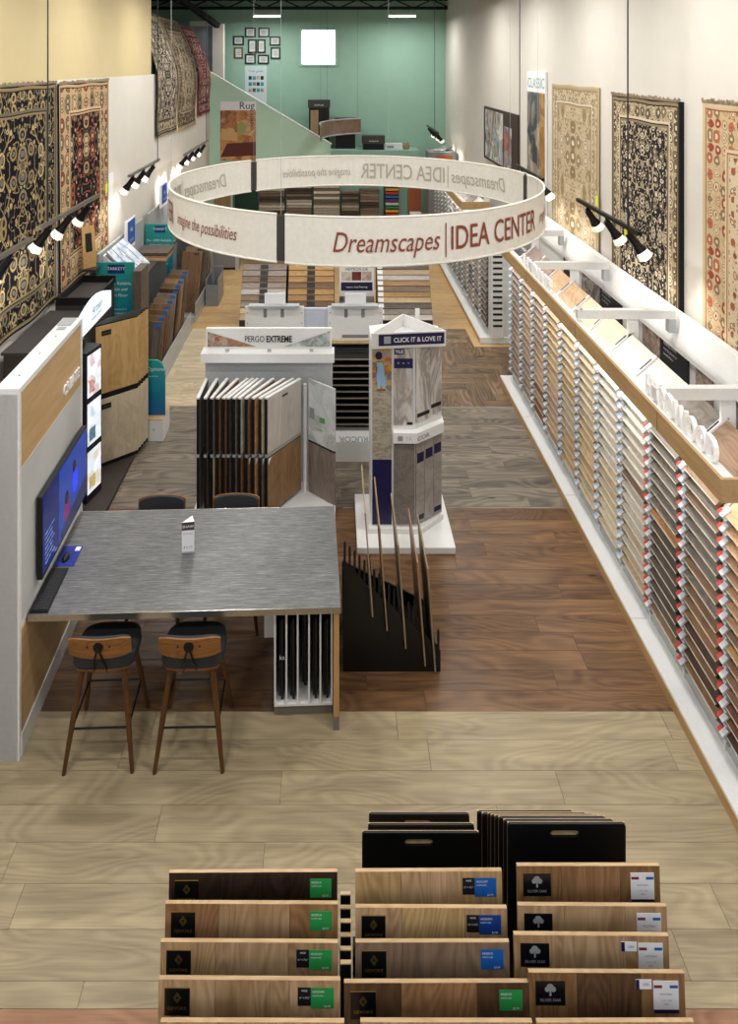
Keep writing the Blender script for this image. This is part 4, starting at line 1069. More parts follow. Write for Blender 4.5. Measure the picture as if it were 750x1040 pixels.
# ------------------------------------------------------------------ white gondola with dark shelves behind it
gd = thing('shelf_gondola', 'white double gondola with dark shelves behind the flip panel rack', 'display shelf', (0, 0, 0))
GY = 9.28
box('center_strip', plain('blue_white_panel', '#c6ccda', .4), fx(308, GY), fx(333, GY), GY + .05, GY + .09, .1, 1.72, gd)
for i, (p0, p1) in enumerate(((249, 309), (333, 389))):
    x0, x1 = fx(p0, GY), fx(p1, GY)
    bp_ = box('sign_panel', WHITE, x0, x1, GY, GY + .03, 1.34, 1.76, gd, .004)
    box('top_lip', LGREY, x0 + .05, x1 - .06, GY - .06, GY + .05, 1.76, 1.785, bp_)
    box('small_sign', PAPER, (x0+x1)/2 - .13, (x0+x1)/2 + .14, GY + .02, GY + .04, 1.785, 1.92, bp_)
    for xs_ in (-.12, .10): box('bracket_slot', GREYM, (x0+x1)/2 + xs_ - .022, (x0+x1)/2 + xs_ + .022, GY - .003, GY, 1.62, 1.73, bp_)
    for zz in (1.42, 1.55, 1.68):
        for xx in (x0 + .03, x1 - .03): MB().tube([(xx, GY, zz), (xx, GY - .004, zz)], .008, 6).build('hole', GREYM, bp_)
    box('grey_tab', GREYM, (x0+x1)/2 - .17, (x0+x1)/2 + .17, GY - .004, GY, 1.36, 1.40, bp_)
    box('side_panel', WHITE2, x0 - .02, x0, GY - .35, GY + .1, .08, 1.34, gd); box('side_panel', WHITE2, x1, x1 + .02, GY - .35, GY + .1, .08, 1.34, gd)
    box('oak_top', OAKRAIL, x0, x1, GY - .05, GY, 1.30, 1.315, gd)
    box('shelf_back', BLACK, x0, x1, GY + .02, GY + .05, .08, 1.30, gd)
    for k in range(11):
        z = .40 + k * .078
        s_ = MB().prism([(0, 0), (0, .012), (.30, .075), (.30, .063)], (x0 + .005, GY - .31 + k * .006, z), (0,1,0), (0,0,1), (x1 - x0 - .01, 0, 0)).build('shelf', BLACK, gd)
        box('shelf_edge', plain('taupe_edge', '#8d7f70', .5), x0 + .005, x1 - .005, GY - .315 + k * .006, GY - .31 + k * .006, z - .004, z + .014, s_)
    ct = MB().prism([(0, 0), (0, .24), (.10, .32), (.38, .32), (.38, 0)], (x0 - .02, GY - .42, 0), (0,1,0), (0,0,1), (x1 - x0 + .04, 0, 0)).build('counter', WHITE, gd)
    box('grey_ledge', GREYM, x0, x1, GY - .30, GY - .05, .321, .36, ct)
    text('lettering', 'TRUCOR', .09, GREYINK, ct, ((x0+x1)/2, GY - .372, .281), (-1,0,0), Vector((0,-.1,-.08)).normalized(), .003, off=.001, sx=1.15)

# ------------------------------------------------------------------ sloped plank displays further back
slope = (Vector((0, 13.40, .12)), Vector((0, 13.98, 1.0)))
def sloped(px0, px1, cols, rows, label, nm, tagpos, tagmat, tg=.06, frac=1.0):
    x0, x1 = fx(px0, 13.4), fx(px1, 13.4)
    t = thing('sloped_display', label, 'display rack', (0, 0, 0), 0, 'sloped displays in the middle aisle')
    MB().prism([(13.42, 0), (13.42, .10), (13.42 + .58 * frac, .10 + .88 * frac), (13.44 + .64 * frac, .10 + .88 * frac), (13.44 + .64 * frac, 0)], (x0, 0, 0), (0,1,0), (0,0,1), (x1 - x0, 0, 0)).build('stand', DKBROWN, t)
    d = (slope[1] - slope[0]) * frac; Ls = d.length; d.normalize(); n = Vector((0, -d.z, d.y))
    h = Ls / rows
    for r in range(rows):
        p = slope[0] + d * (h * r)
        b_ = thing('plank_sample', '%s plank sample, row %s from the bottom of the %s' % (COLNAME[cols[r % len(cols)]], ('one','two','three','four','five','six','seven','eight','nine','ten')[r], nm), 'wood sample', (0, 0, 0), 0, 'plank samples on the sloped displays')
        MB().prism([(.0, .0), (h * .96, -.0), (h * .96, .018), (0, .032)], Vector((x0 + .01, p.y, p.z)) + n * .004, d, n, (x1 - x0 - .02, 0, 0)).build('board', PALX[cols[r % len(cols)]], b_)
        MB().prism([(.012, .034), (h * .85, .022), (h * .85, .025), (.012, .037)], Vector((tagpos(x0, x1), p.y, p.z)) + n * .004, d, n, (tg, 0, 0)).build('label_plate', tagmat, b_)
    return t
PALX = {k: wood('x_' + k, *v, 1.6, 'x', .12, .3, .45) for k, v in {'mauve': ('#77685e', '#a09286'), 'tan': ('#8f6c45', '#b98f60'), 'honey': ('#93703f', '#c09a64'), 'taupe': ('#6d5a48', '#94806a'),
  'ash': ('#7d756b', '#a59c90'), 'slate': ('#4a403a', '#6d6058'), 'pale': ('#a8a198', '#cbc5bb'), 'sand': ('#a58d6a', '#c8b08c'), 'brown': ('#5f4630', '#876a4c')}.items()}
sloped(243, 290, ['sand', 'sand', 'mauve', 'taupe', 'pale', 'mauve', 'taupe', 'ash', 'mauve'], 9, 'sloped display of grey brown planks with black centre plates', 'grey brown sloped display', lambda a, b_: (a+b_)/2 - .08, INK, .15)
sloped(291.5, 340, ['honey', 'honey', 'brown', 'tan', 'honey', 'brown', 'tan', 'honey', 'honey'], 9, 'sloped display of honey planks with black centre plates', 'honey sloped display', lambda a, b_: (a+b_)/2 - .08, INK, .15)
sloped(345, 381, ['taupe', 'ash', 'pale', 'slate'], 4, 'sloped display of planks below the navy showroom sign', 'display below the navy sign', lambda a, b_: a + .02, INK, .05, .42)
TAGRW = plain('maroon_tag_print', '#8d5a58', .5, grain=0)
sloped(384, 440, ['pale', 'ash', 'slate', 'sand', 'honey', 'taupe', 'tan', 'pale', 'sand', 'slate'], 10, 'sloped display of mixed planks with white tags beside the tile tower', 'mixed sloped display', lambda a, b_: a + .02, PAPER, .10)
sg = thing('showroom_sign', 'white sign with room photos and navy band between the sloped displays', 'sign', (0, 0, 0))
x0, x1, yy = .13, .79, 13.76
box('panel', PAPER, x0, x1, yy, yy + .03, .0, 1.07, sg)
sy = yy - .002
box('navy_band', NAVY, x0 + .03, x1 - .03, sy, yy, .56, .72, sg)
for i in range(3): box('photo_print', picture('sofa_print_%d' % i, [['#b5a79b', '#d8cfc6', '#9a6c5e'], ['#4a2420', '#7d3b34', '#2e1a18'], ['#c9bdb2', '#a98f86', '#e2dad2']][i], 6), x0 + .04 + i * .195, x0 + .22 + i * .195, sy, yy, .755, .92, sg)
text('lettering', 'METROFLOR', .075, INK, sg, ((x0+x1)/2, sy, .94), ext=.001)
for s in ('luxury vinyl flooring',): text('lettering', s, .05, PAPER, sg, ((x0+x1)/2, sy - .001, .615), ext=.001)
hr = thing('header_rail', 'low tan header strip with slogan above the sloped displays', 'sign', (0, 0, 0))
box('strip', wood('header_oak', '#8d7654', '#a8906c', 1.4, 'x', .02, .2), -1.75, .04, 14.1, 14.14, .0, 1.16, hr)
text('lettering', 'ENDLESS DURABILITY.', .10, plain('taupe_ink', '#7d6a52', .5, grain=0), hr, (-.92, 14.098, 1.03), ext=.002, align='RIGHT', sx=.85)
text('lettering', 'WIDER POSSIBILITIES', .10, INK, hr, (-.88, 14.098, 1.03), ext=.002, align='LEFT', sx=.85, off=.002)

# ------------------------------------------------------------------ left side fixtures below the dark rugs
bf = thing('dark_cabinet', 'low charcoal cabinet with flat top below the black gold rug', 'cabinet', (0, 0, 0))
MB().box(-3.54, -2.88, 7.78, 9.08, .05, 1.74).build('body', DKBROWN, bf)
MB().box(-3.56, -2.86, 7.76, 9.10, 1.74, 1.77).build('top', DGREY, bf)
MB().box(-3.56, -2.45, 6.9, 8.95, 0, .05).build('plinth', DKBROWN, bf)
tb = thing('tray_cabinet', 'charcoal cabinet with rimmed tray top below the rose bordered rug', 'cabinet', (0, 0, 0))
MB().box(-3.5, -3.05, 9.13, 10.1, 0, 1.82).build('body', DKBROWN, tb)
MB().box(-3.5, -3.03, 9.13, 9.16, 1.82, 1.92).box(-3.5, -3.03, 10.08, 10.11, 1.82, 1.92).box(-3.5, -3.47, 9.16, 10.08, 1.82, 1.92).box(-3.06, -3.03, 9.16, 10.08, 1.82, 1.89).build('rim', BLACK, tb)
MB().box(-3.47, -3.06, 9.16, 10.08, 1.82, 1.83).build('tray', DGREY, tb)
ls = thing('lit_sign', 'glowing white arched sign above the oak flip panels', 'sign', (0, 0, 0))
P = [(8.08, 1.80)] + [(8.08 + 1.1 * k / 12, 2.00 + .10 * math.sin(PI * k / 12)) for k in range(13)] + [(9.18, 1.80)]
MB().prism(P, (-2.86, 0, 0), (0,1,0), (0,0,1), (.05, 0, 0)).build('light_box', plain('glowing_pale_blue', '#cfe2f2', .4, emit=.9, grain=.1, gscale=3), ls)
for i, (s, z, sz) in enumerate((('Artisan', 1.94, .13), ('hardwood floors', 1.87, .06))): text('lettering', s, sz, plain('blue_grey_ink', '#3f4d5c', .5, grain=0), ls, (-2.81, 8.63, z), (0,1,0), (0,0,1), .002, shear=.25 if i == 0 else 0)
fo = thing('oak_flip_panels', 'stack of large oak flip panels with black frames under the glowing sign', 'display rack', (0, 0, 0))
OK1 = wood('knotty_oak_panel', '#a8834f', '#c9a66f', 1.2, 'z', .04, .3, knots='#7a5a34'); OK2 = wood('pale_chevron_panel', '#b8a589', '#d3c3a8', 1.2, 'z', .06, .25)
for k in range(5):
    a = Vector((-2.82 + .015 * k, 8.60 + .055 * k, 0)); b_ = Vector((-2.41 + .012 * k, 8.96 + .07 * k, 0)); d = (b_ - a).normalized(); n = Vector((d.y, -d.x, 0)); L = (b_ - a).length
    pg = MB().prism([(0, .055), (L, .055), (L, 1.76), (0, 1.76)], a, d, (0,0,1), -n * .018).build('flip_panel', BLACK, fo)
    for j, (z0, z1, mt) in enumerate(((.10, .86, OK2), (.93, 1.74, OK1))):
        if j == 0 and k == 0:
            # herringbone face: two slanted plank fields
            bd = MB().prism([(0, z0), (L, z0), (L, z1), (0, z1)], a + n * .001, d, (0,0,1), n * .008).build('lower_board', OK2, pg)
            for r in range(-1, 9):
                for sgn, u0, u1 in ((1, 0, L/2), (-1, L/2, L)):
                    zc = z0 + r * .105
                    za, zb_ = (zc, zc + (L/2)) if sgn > 0 else (zc + (L/2), zc)
                    q = [(u0 + .002, za), (u1 - .002, zb_), (u1 - .002, zb_ + .098), (u0 + .002, za + .098)]
                    q = [(u, min(max(z, z0), z1)) for u, z in q]
                    if max(z for u, z in q) - min(z for u, z in q) < .02 or q[0][1] == q[3][1] and q[1][1] == q[2][1]: continue
                    MB().prism(q, a + n * .0091, d, (0,0,1), n * .003).build('chevron_slat', OK2, pg)
        else: MB().prism([(0, z0), (L, z0), (L, z1), (0, z1)], a + n * .001, d, (0,0,1), n * .010).build('upper_board' if j else 'lower_board', mt, pg)
        if k == 0:
            MB().prism([(.07, z1 - .12), (.19, z1 - .12), (.19, z1 - .06), (.07, z1 - .06)], a + n * .0125, d, (0,0,1), n * .003).build('name_plate', INK, pg)
            text('lettering', 'RUSTIC OAK' if j else 'CHEVRON', .018, GOLD, pg, a + d * .13 + n * .0156 + Vector((0,0,z1 - .098)), d, (0,0,1), .0005)
vt = thing('screen_tower', 'black tower with three stacked glowing screens beside the media wall', 'display tower', (-2.745, 8.08, 0), R(-14))
MB().box(-.09, .09, -.15, .15, .052, 1.70).build('body', BLACK, vt)
MB().tube([(-.06, 0, 1.70), (-.06, 0, 1.80)], .03, 10).build('top_knob', BLACK, vt)
for k in range(3):
    s_ = MB().box(.09, .095, -.13, .13, .14 + k * .53, .60 + k * .53).build('screen', picture('lit_page_%d' % k, ['#f2f6fa', '#dfeaf4', '#cfdce8', '#f7f9fb', ['#c9b27a', '#8fb0c4', '#b5564a'][k]], 7, emit=.65, seed=k), vt)
    box('screen_photo', picture('screen_photo_%d' % k, [['#b39a4a', '#e6dcae'], ['#7fa6bd', '#40525c'], ['#a8433a', '#e3ddd6']][k], 12, emit=.5), .095, .096, -.10, .02, .18 + k * .53, .32 + k * .53, s_)
N = NT('teal_to_blue_print'); sp = N.n('ShaderNodeSeparateXYZ'); N.l(N.n('ShaderNodeTexCoord').outputs['Generated'], sp.inputs[0])
N.put(N.b.inputs['Base Color'], N.ramp(sp.outputs[2], [(0, '#0f5c9a'), (.45, '#167f98'), (1, '#2a9a90')])); N.b.inputs['Roughness'].default_value = .4
TEAL = N.m
ts = thing('teal_sign', 'round topped teal sign on a small white box base', 'sign', (0, 0, 0))
P = [(-2.44, .28), (-2.19, .28), (-2.19, .80)] + [(-2.19 - .125 + .125 * math.cos(R(t)), .80 + .20 * math.sin(R(t))) for t in range(15, 91, 15)] + [(-2.44, 1.0)]
MB().prism(P, (0, 9.46, 0), (1,0,0), (0,0,1), (0, .02, 0)).build('panel', TEAL, ts)
MB().box(-2.46, -2.19, 9.34, 9.72, 0, .27).build('base', WHITE, ts); MB().box(-2.46, -2.19, 9.34, 9.72, .27, .28).build('base_top', OAKPANEL, ts)
text('lettering', 'Options', .07, PAPER, ts, (-2.43, 9.458, .86), ext=.001, align='LEFT'); text('lettering', 'easy to love', .03, PAPER, ts, (-2.43, 9.458, .78), ext=.001, align='LEFT')
MB().box(-2.45, -2.38, 9.338, 9.34, .03, .08).build('logo_square', NAVY, ts); text('lettering', 'v', .08, GREYINK, ts, (-2.31, 9.339, .13), ext=.001)

# long grey gondola
lg = thing('grey_gondola', 'long grey metal gondola along the bare white wall', 'display shelf', (0, 0, 0))
MB().box(-3.52, -2.58, 10.70, 13.3, 0, .10).box(-3.52, -2.58, 13.6, 16.1, 0, .10).build('base', LGREY, lg)
for y0 in (10.72, 12.02, 13.62, 14.87): MB().box(-3.50, -3.46, y0, y0 + 1.23, .1, 2.05).build('back_panel', LGREY, lg)
for y0 in (10.70, 13.25, 13.6, 16.05): MB().box(-3.46, -3.05, y0, y0 + .03, .1, 1.5).build('end_panel', GREYM, lg)
for y0, y1 in ((10.75, 13.2), (13.65, 16.0)): MB().box(-2.60, -2.58, y0, y1, .10, .34).build('front_lip', plain('smoky_acrylic', '#9aa3a6', .15, grain=0), lg); MB().box(-3.46, -3.0, y0, y1, 1.46, 1.49).build('shelf', DGREY, lg)
def file_board(i, y, z, h, mat, label, x0=-3.0, x1=-2.66, lean=16, tg=BLUE):
    t = thing('filed_sample', label, 'sample board', (0, y, z), 0, 'sample boards filed in the grey gondola')
    t.rotation_euler = (R(-lean), 0, R(-8))
    MB().box(x0, x1, 0, .016, 0, h).build('board', mat, t)
    MB().box(x0, x1, -.003, 0, h - .012, h).build('top_edge', TANB, t)
    MB().box(x1 - .10, x1 - .01, -.002, 0, h - .08, h - .035).build('blue_tag', tg, t)
SZ = ['slate', 'taupe', 'brown', 'umber', 'tan', 'ash', 'espresso', 'taupe', 'honey', 'brown', 'mauve', 'umber']
def rkz(k): return wood('z_' + k, *{'slate': ('#4a4038', '#6d6055'), 'taupe': ('#6d5440', '#9c7d62'), 'brown': ('#5f452f', '#8a6a4c'), 'umber': ('#6a4d3a', '#93725a'), 'tan': ('#80694f', '#a68c6c'), 'ash': ('#5d554d', '#8d8478'), 'espresso': ('#35251c', '#553d2e'), 'honey': ('#8c7253', '#b3976f'), 'mauve': ('#6d5c52', '#94827a')}[k], 1.5, 'z', .1, .3)
for i in range(11):
    file_board(i, 10.45 + i * .19, .13 + .004 * i, .84 + .02 * i, rkz(SZ[i % 12]), '%s sample board, number %s from the teal poster in the grey gondola' % (COLNAME[SZ[i % 12]], ('one','two','three','four','five','six','seven','eight','nine','ten','eleven','twelve','thirteen','fourteen')[i]))
for i in range(6):
    file_board(i, 13.4 + i * .33, .13, 1.14, rkz(SZ[(i * 5 + 2) % 12]), '%s sample board, number %s from the blue poster in the distant gondola' % (COLNAME[SZ[(i * 5 + 2) % 12]], ('one','two','three','four','five','six','seven','eight')[i]), tg=DGREY)
for i in range(5):
    o = MB().box(-3.42, -2.86, 0, .55, 0, .02).build('stacked_plank', rkz(['slate', 'espresso', 'brown', 'honey', 'tan'][i]), None, (0, 12.55 - .04 * i, 1.4925 + (4 - i) * .0205)); tag(o, '%s plank lying %s in the stack on the grey gondola shelf' % (COLNAME[['slate', 'espresso', 'brown', 'honey', 'tan'][i]], ('topmost', 'second', 'third', 'fourth', 'lowest')[i]), 'wood sample', 'planks stacked on the gondola')
# white leaflet holder
lh = thing('leaflet_holder', 'white slanted leaflet holder on top of the grey gondola', 'leaflet holder', (0, 0, 0))
MB().prism([(-3.42, 1.4925), (-2.98, 1.4925), (-2.98, 1.62), (-3.42, 2.02)], (0, 10.78, 0), (1,0,0), (0,0,1), (0, .95, 0)).build('body', WHITE2, lh)
for k in range(4):
    MB().prism([(-2.97, 1.65), (-2.95, 1.66), (-3.37, 2.06), (-3.39, 2.05)], (0, 10.80 + k * .23, 0), (1,0,0), (0,0,1), (0, .20, 0)).build('leaflet', picture('leaflet_print_%d' % (k % 2), ['#d9dee4', '#e6e8ea', '#b9c6d6', '#7f93b3', '#dfe3e6'], 9, seed=k), lh)
def small_sign(y, z, h, label, X=-3.36):
    t = thing('aisle_sign', label, 'sign', (0, 0, 0), 0, 'small blue signs on the grey gondola')
    box('panel', PAPER, X, X + .012, y, y + .62, z, z + h, t); box('blue_print', plain('bright_blue_print', '#2355a8', .4, grain=0), X + .012, X + .015, y + .16, y + .60, z + .06, z + h - .03, t)
    text('lettering', 'tile', .11, PAPER, t, (X + .0155, y + .38, z + h - .22), (0,1,0), (0,0,1), .001); text('lettering', 'by color', .07, PAPER, t, (X + .0155, y + .38, z + .12), (0,1,0), (0,0,1), .001)
    MB().tube([(X + .006, y + .1, 1.50), (X + .006, y + .1, z)], .008, 6).box(X - .04, X + .05, y + .05, y + .15, 1.4925, 1.50).build('foot', LGREY, t)
small_sign(11.8, 1.78, .50, 'small blue and white sign on the grey gondola near the rose bordered rug', -3.40)
small_sign(14.2, 2.02, .46, 'small blue and white sign on the grey gondola at the ring banner edge', -3.40)
# teal posters on gondola ends
for i, (x0, x1, y, z0, z1, lb) in enumerate(((-3.40, -2.84, 10.36, .3, 2.03, 'teal poster with white lettering at the near end of the grey gondola'), (-3.48, -2.96, 13.42, .45, 1.9, 'tall blue teal poster between the two grey gondola runs'))):
    t = thing('teal_poster', lb, 'poster', (0, 0, 0), 0, 'teal posters')
    box('panel', TEAL, x0, x1, y, y + .025, z0, z1, t); MB().box(x0, x1, y, y + .03, 0, z0).build('foot_panel', GREYM, t)
    box('navy_logo', plain('deep_blue_print', '#163a73', .4, grain=0), x0 + .18, x1 - .14, y - .002, y, z1 - .16, z1 - .03, t)
    text('lettering', 'TARKETT', .06, PAPER, t, ((x0 + x1) / 2 + .02, y - .0022, z1 - .11), ext=.001)
    for q, s in enumerate(('The 100% Reliable,', 'Adaptable and', 'Resilient Floor')): text('lettering', s, .062, PAPER, t, ((x0+x1)/2, y - .0012, z1 - .32 - .085 * q), ext=.001, shear=.1)
    text('lettering', 'The Essential Foundation of', .03, PAPER, t, ((x0+x1)/2, y - .0012, z1 - .68), ext=.001); text('lettering', 'Superior Technology', .04, PAPER, t, ((x0+x1)/2, y - .0012, z1 - .74), ext=.001)
    if i: box('white_footer', PAPER, x0, x1, y - .002, y, z0, z0 + .10, t)
o = thing('brown_end_board', 'dark brown upright board beside the near teal poster', 'sample board', (0, 0, 0)); MB().box(-2.82, -2.70, 10.2, 10.62, .10, 1.95).build('board', rkz('slate'), o); MB().box(-2.82, -2.68, 10.18, 10.64, 0, .10).build('foot', GREYM, o)
o = thing('leaning_sample', 'tan oak sample with black label leaning on the rose bordered rug', 'sample board', (-3.40, 10.16, 1.92), 0); o.rotation_euler = (R(-6), 0, R(50))
MB().box(-.10, .10, 0, .018, 0, .58).build('board', OK1, o); MB().box(-.05, .05, -.003, 0, .22, .48).build('black_label', INK, o)
o.location = (-3.42, 10.20, 2.0)
MB().box(-3.50, -3.32, 10.115, 10.33, 1.96, 1.995).build('ledge', DKBROWN, tb)
# bins and cabinets at the far left
gb = thing('grey_bin', 'grey metal bin with one board standing in it', 'bin', (0, 0, 0))
P = [(-2.62, 14.75), (-2.38, 14.75), (-2.38, 15.45), (-2.62, 15.45)]
MB().box(-2.56, -2.30, 14.55, 14.57, 0, .42).box(-2.56, -2.30, 15.23, 15.25, 0, .62).box(-2.56, -2.54, 14.57, 15.23, 0, .52).box(-2.32, -2.30, 14.57, 15.23, 0, .52).box(-2.54, -2.32, 14.57, 15.23, 0, .02).build('body', GREYM, gb)
o = MB().bar((-2.40, 14.9, .03), (-2.52, 14.92, 1.05), .03, .12, (0,1,0)).build('grey_board', GREYM); tag(o, 'thin grey board standing in the grey metal bin', 'sample board')
gc = thing('grey_cabinet', 'low grey cabinet with sloped side at the far aisle end', 'cabinet', (0, 0, 0))
MB().prism([(-2.95, .06), (-2.22, .06), (-2.22, .42), (-2.45, .62), (-2.95, .62)], (0, 17.1, 0), (1,0,0), (0,0,1), (0, .7, 0)).build('body', plain('mid_grey_metal', '#77797a', .5), gc)
MB().box(-2.9, -2.26, 17.15, 17.75, 0, .06).build('plinth', BLACK, gc); MB().box(-2.30, -2.215, 17.095, 17.1, .0, .40).build('front_edge', LGREY, gc)
wp = MB().box(-3.0, -2.72, 16.3, 16.34, 0, 1.3).box(-3.05, -2.67, 16.2, 16.44, 0, .03).build('upright_screen', WHITE); tag(wp, 'white upright panel standing before the grey cabinet', 'divider')

# ------------------------------------------------------------------ back wall
FRB = plain('black_picture_frame', '#1b1c1d', .4, grain=0); FRW = plain('brown_picture_frame', '#6b4a30', .4, grain=0)
def frame(px0, px1, py0, py1, mat, label, art='paper'):
    x0, x1, z0, z1 = fx(px0, YB), fx(px1, YB), fz(py1, YB), fz(py0, YB)
    t = thing('picture_frame', label, 'picture frame', ((x0+x1)/2, YB, (z0+z1)/2), 0, 'framed certificates on the green wall')
    w, h = (x1-x0)/2, (z1-z0)/2
    MB().box(-w, w, -.03, 0, h-.05, h).box(-w, w, -.03, 0, -h, -h+.05).box(-w, -w+.05, -.03, 0, -h+.05, h-.05).box(w-.05, w, -.03, 0, -h+.05, h-.05).build('frame', mat, t)
    MB().box(-w+.05, w-.05, -.02, -.005, -h+.05, h-.05).build('certificate', plain('certificate_paper', '#c9d2cc', .5, grain=.05), t)
    for k in range(3): MB().box(-w*.45, w*.45, -.0215, -.02, h*.3 - k * h*.3 - .012, h*.3 - k * h*.3 + .012).build('printed_line', GREYINK, t)
frames = [(249, 260, 28, 38, FRB, 'top left of the cluster'), (262.5, 274, 28, 38, FRB, 'top right of the cluster'), (237, 248, 36.5, 46, FRB, 'upper outer left of the cluster'), (274, 285, 37, 46.5, FRB, 'upper outer right of the cluster'),
 (252, 261, 40, 54, FRB, 'tall centre left of the cluster'), (261.5, 270, 40, 54, FRB, 'tall centre right of the cluster'), (238, 247, 48, 59.5, FRW, 'brown frame, lower outer left of the cluster'), (275, 285, 48, 60, FRB, 'lower outer right of the cluster'), (249, 260, 54.8, 65, FRB, 'bottom left of the cluster'), (262, 273.5, 55.5, 65, FRB, 'bottom right of the cluster')]
for a in frames: frame(*a[:5], 'framed certificate on the green wall, ' + a[5])
pb = thing('wall_poster', 'pale blue poster with small pictures below the framed certificates', 'poster', (0, YB, 0))
x0, x1, z0, z1 = fx(249, YB), fx(271, YB), fz(105, YB), fz(67, YB)
box('sheet', plain('pale_blue_paper', '#c3d3d6', .5, grain=0), x0, x1, -.012, 0, z0, z1, pb)
for r in range(3):
    for c in range(4): box('picture', [INK, TEAL, PHOTO2][(r + c) % 3], x0 + .12 + c * .13, x0 + .22 + c * .13, -.014, -.012, z1 - .45 - r * .2, z1 - .33 - r * .2, pb)
text('lettering', 'Your guide', .11, TEAL, pb, ((x0+x1)/2, -.0135, z1 - .2), ext=.001)
rs = thing('rug_studio_poster', 'large poster of an orange living room on the stair wall', 'poster', (0, 21.195, 0))
x0, x1, z0, z1 = fx(224, 21.2), fx(260, 21.2), fz(163, 21.2), fz(103, 21.2)
box('sheet', PAPER, x0, x1, -.02, 0, z0, z1, rs)
box('photo_print', picture('orange_room_print', ['#6b3a1e', '#b5703a', '#c9955c', '#8a4a28', '#d8b98a'], 2.6), x0, x1, -.023, -.02, z0, z1 - .26, rs)
MB().add([(x0, -.0235, z0 + .1), (x1, -.0235, z0 + .15), (x1, -.0235, z0 + .55), (x0 + .2, -.0235, z0 + .5)], [(0,1,2,3)]).build('printed_rug', plain('maroon_rug_print', '#5a2420', .6), rs)
MB().add([(x0 + .03, -.0235, z0 + .62), (x0 + .5, -.0235, z0 + .56), (x0 + .5, -.0235, z0 + .82), (x0 + .03, -.0235, z0 + .95)], [(0,1,2,3)]).build('printed_sofa', plain('tan_sofa_print', '#c7a06a', .6), rs)
MB().add([(x0 + .62 + .13*math.cos(2*PI*k/10), -.0237, z0 + .95 + .2*math.sin(2*PI*k/10)) for k in range(10)], [tuple(range(10))]).build('printed_plant', plain('plant_print', '#8f9a5a', .6), rs)
text('lettering', 'Rug', .30, INK, rs, (x1 - .03, -.0235, z1 - .22), ext=.001, align='RIGHT')
text('lettering', 'Studio', .20, INK, rs, (x1 - .15, -.0245, z1 - .32), (0,0,-1), (1,0,0), .001, align='LEFT')
def stand(px0, px1, py0, Y, label, wood_face, zb=2.152):
    t = thing('tall_sample_stand', label, 'display stand', (0, 0, 0), 0, 'dark stands on the partition')
    x0, x1, z1 = fx(px0, Y), fx(px1, Y), fz(py0, Y)
    box('body', BLACKM, x0 + .03, x1 - .03, Y, Y + .3, zb, z1 - .25, t); hd2 = box('header', DGREY, x0, x1, Y - .05, Y + .3, z1 - .25, z1, t)
    text('lettering', 'hardwood', .07, PAPER, hd2, ((x0+x1)/2, Y - .052, z1 - .18), ext=.001)
    if wood_face: box('sample_face', rkz('tan'), x0 + .08, (x0+x1)/2 - .02, Y - .02, Y, zb + .02, z1 - .32, t)
stand(313, 335.5, 101.5, 23.1, 'tall dark stand with one tan sample on the partition', True)
stand(340, 362, 120, 23.2, 'dark stand half hidden by the brown curved banner', False)
stand(368, 391, 138, 22.9, 'low dark stand in the middle of the partition', False)
ac = thing('white_cabinet', 'small white appliance on the partition', 'appliance', (0, 0, 0)); box('body', WHITE2, fx(391, 23.1), fx(409, 23.1), 23.05, 23.4, 2.152, fz(146, 23.1) , ac); box('grille', GREYM, fx(393, 23.1), fx(400, 23.1), 23.04, 23.05, 2.2, 2.27, ac)
jr = MB().lathe([(0, 0), (.09, 0), (.11, .1), (.08, .2), (.06, .22), (0, .22)], 12, 0, (2.35, 23.1, 2.152)).build('jar', rkz('tan'), None, smooth=True); tag(jr, 'small brown jar beside the white appliance', 'jar')
fcb = thing('grey_locker', 'grey cabinet with an orange wood door near the back corner', 'cabinet', (0, 0, 0)); box('body', plain('mid_grey_metal', '#77797a', .5), 2.82, 3.62, 21.2, 22.0, 0, 2.28, fcb); box('door', plain('orange_wood_face', '#9a5630', .5), 3.05, 3.5, 21.18, 21.2, 1.1, 2.2, fcb)
MB().bar((3.1, 21.4, 2.30), (3.5, 21.9, 2.36), .3, .03).build('lid', GREYM, fcb)
# carpet sample racks
def carpet_rack(px0, px1, z1, Y, label, seed):
    t = thing('carpet_rack', label, 'display rack', (0, 0, 0), 0, 'carpet sample racks along the green partition')
    x0, x1 = fx(px0, Y), fx(px1, Y); rnd = random.Random(seed)
    box('frame', BLACKM, x0, x1, Y + .1, Y + .3, 0, z1 - .05, t)
    n = int(z1 / .085)
    for k in range(n):
        c = rnd.choice(['#a89f90', '#6d6458', '#c4bcae', '#4a4038', '#8c7d68', '#d0c8b8', '#77685a'])
        MB().prism([(0, 0), (.10, .02), (.10, .085), (0, .062)], (x0 + .01, Y - .05 + k * .008, k * .085 + .02), (0,1,0), (0,0,1), (x1 - x0 - .02, 0, 0)).build('carpet_sample', plain('carpet_' + c[1:], c, .95, grain=.1, gscale=60), t)
for i, a in enumerate(((263, 289.5, 1.32), (291, 317, 1.38), (318.5, 345.5, 1.30))): carpet_rack(*a, 22.3, 'tall carpet sample rack, %s from the dark stair opening' % ('first', 'second', 'third')[i], i)
for i, a in enumerate(((347, 365, .95), (366, 385.5, 1.05))): carpet_rack(*a, 22.3, 'low carpet sample rack, %s from the coloured book shelf' % ('second', 'first')[i], 10 + i)
bs = thing('book_shelf', 'narrow dark shelf of coloured sample books near the back corner', 'shelf', (0, 0, 0))
x0, x1 = fx(391, 22.2), fx(406, 22.2)
box('frame', BLACKM, x0, x1, 22.4, 22.6, 0, 1.5, bs)
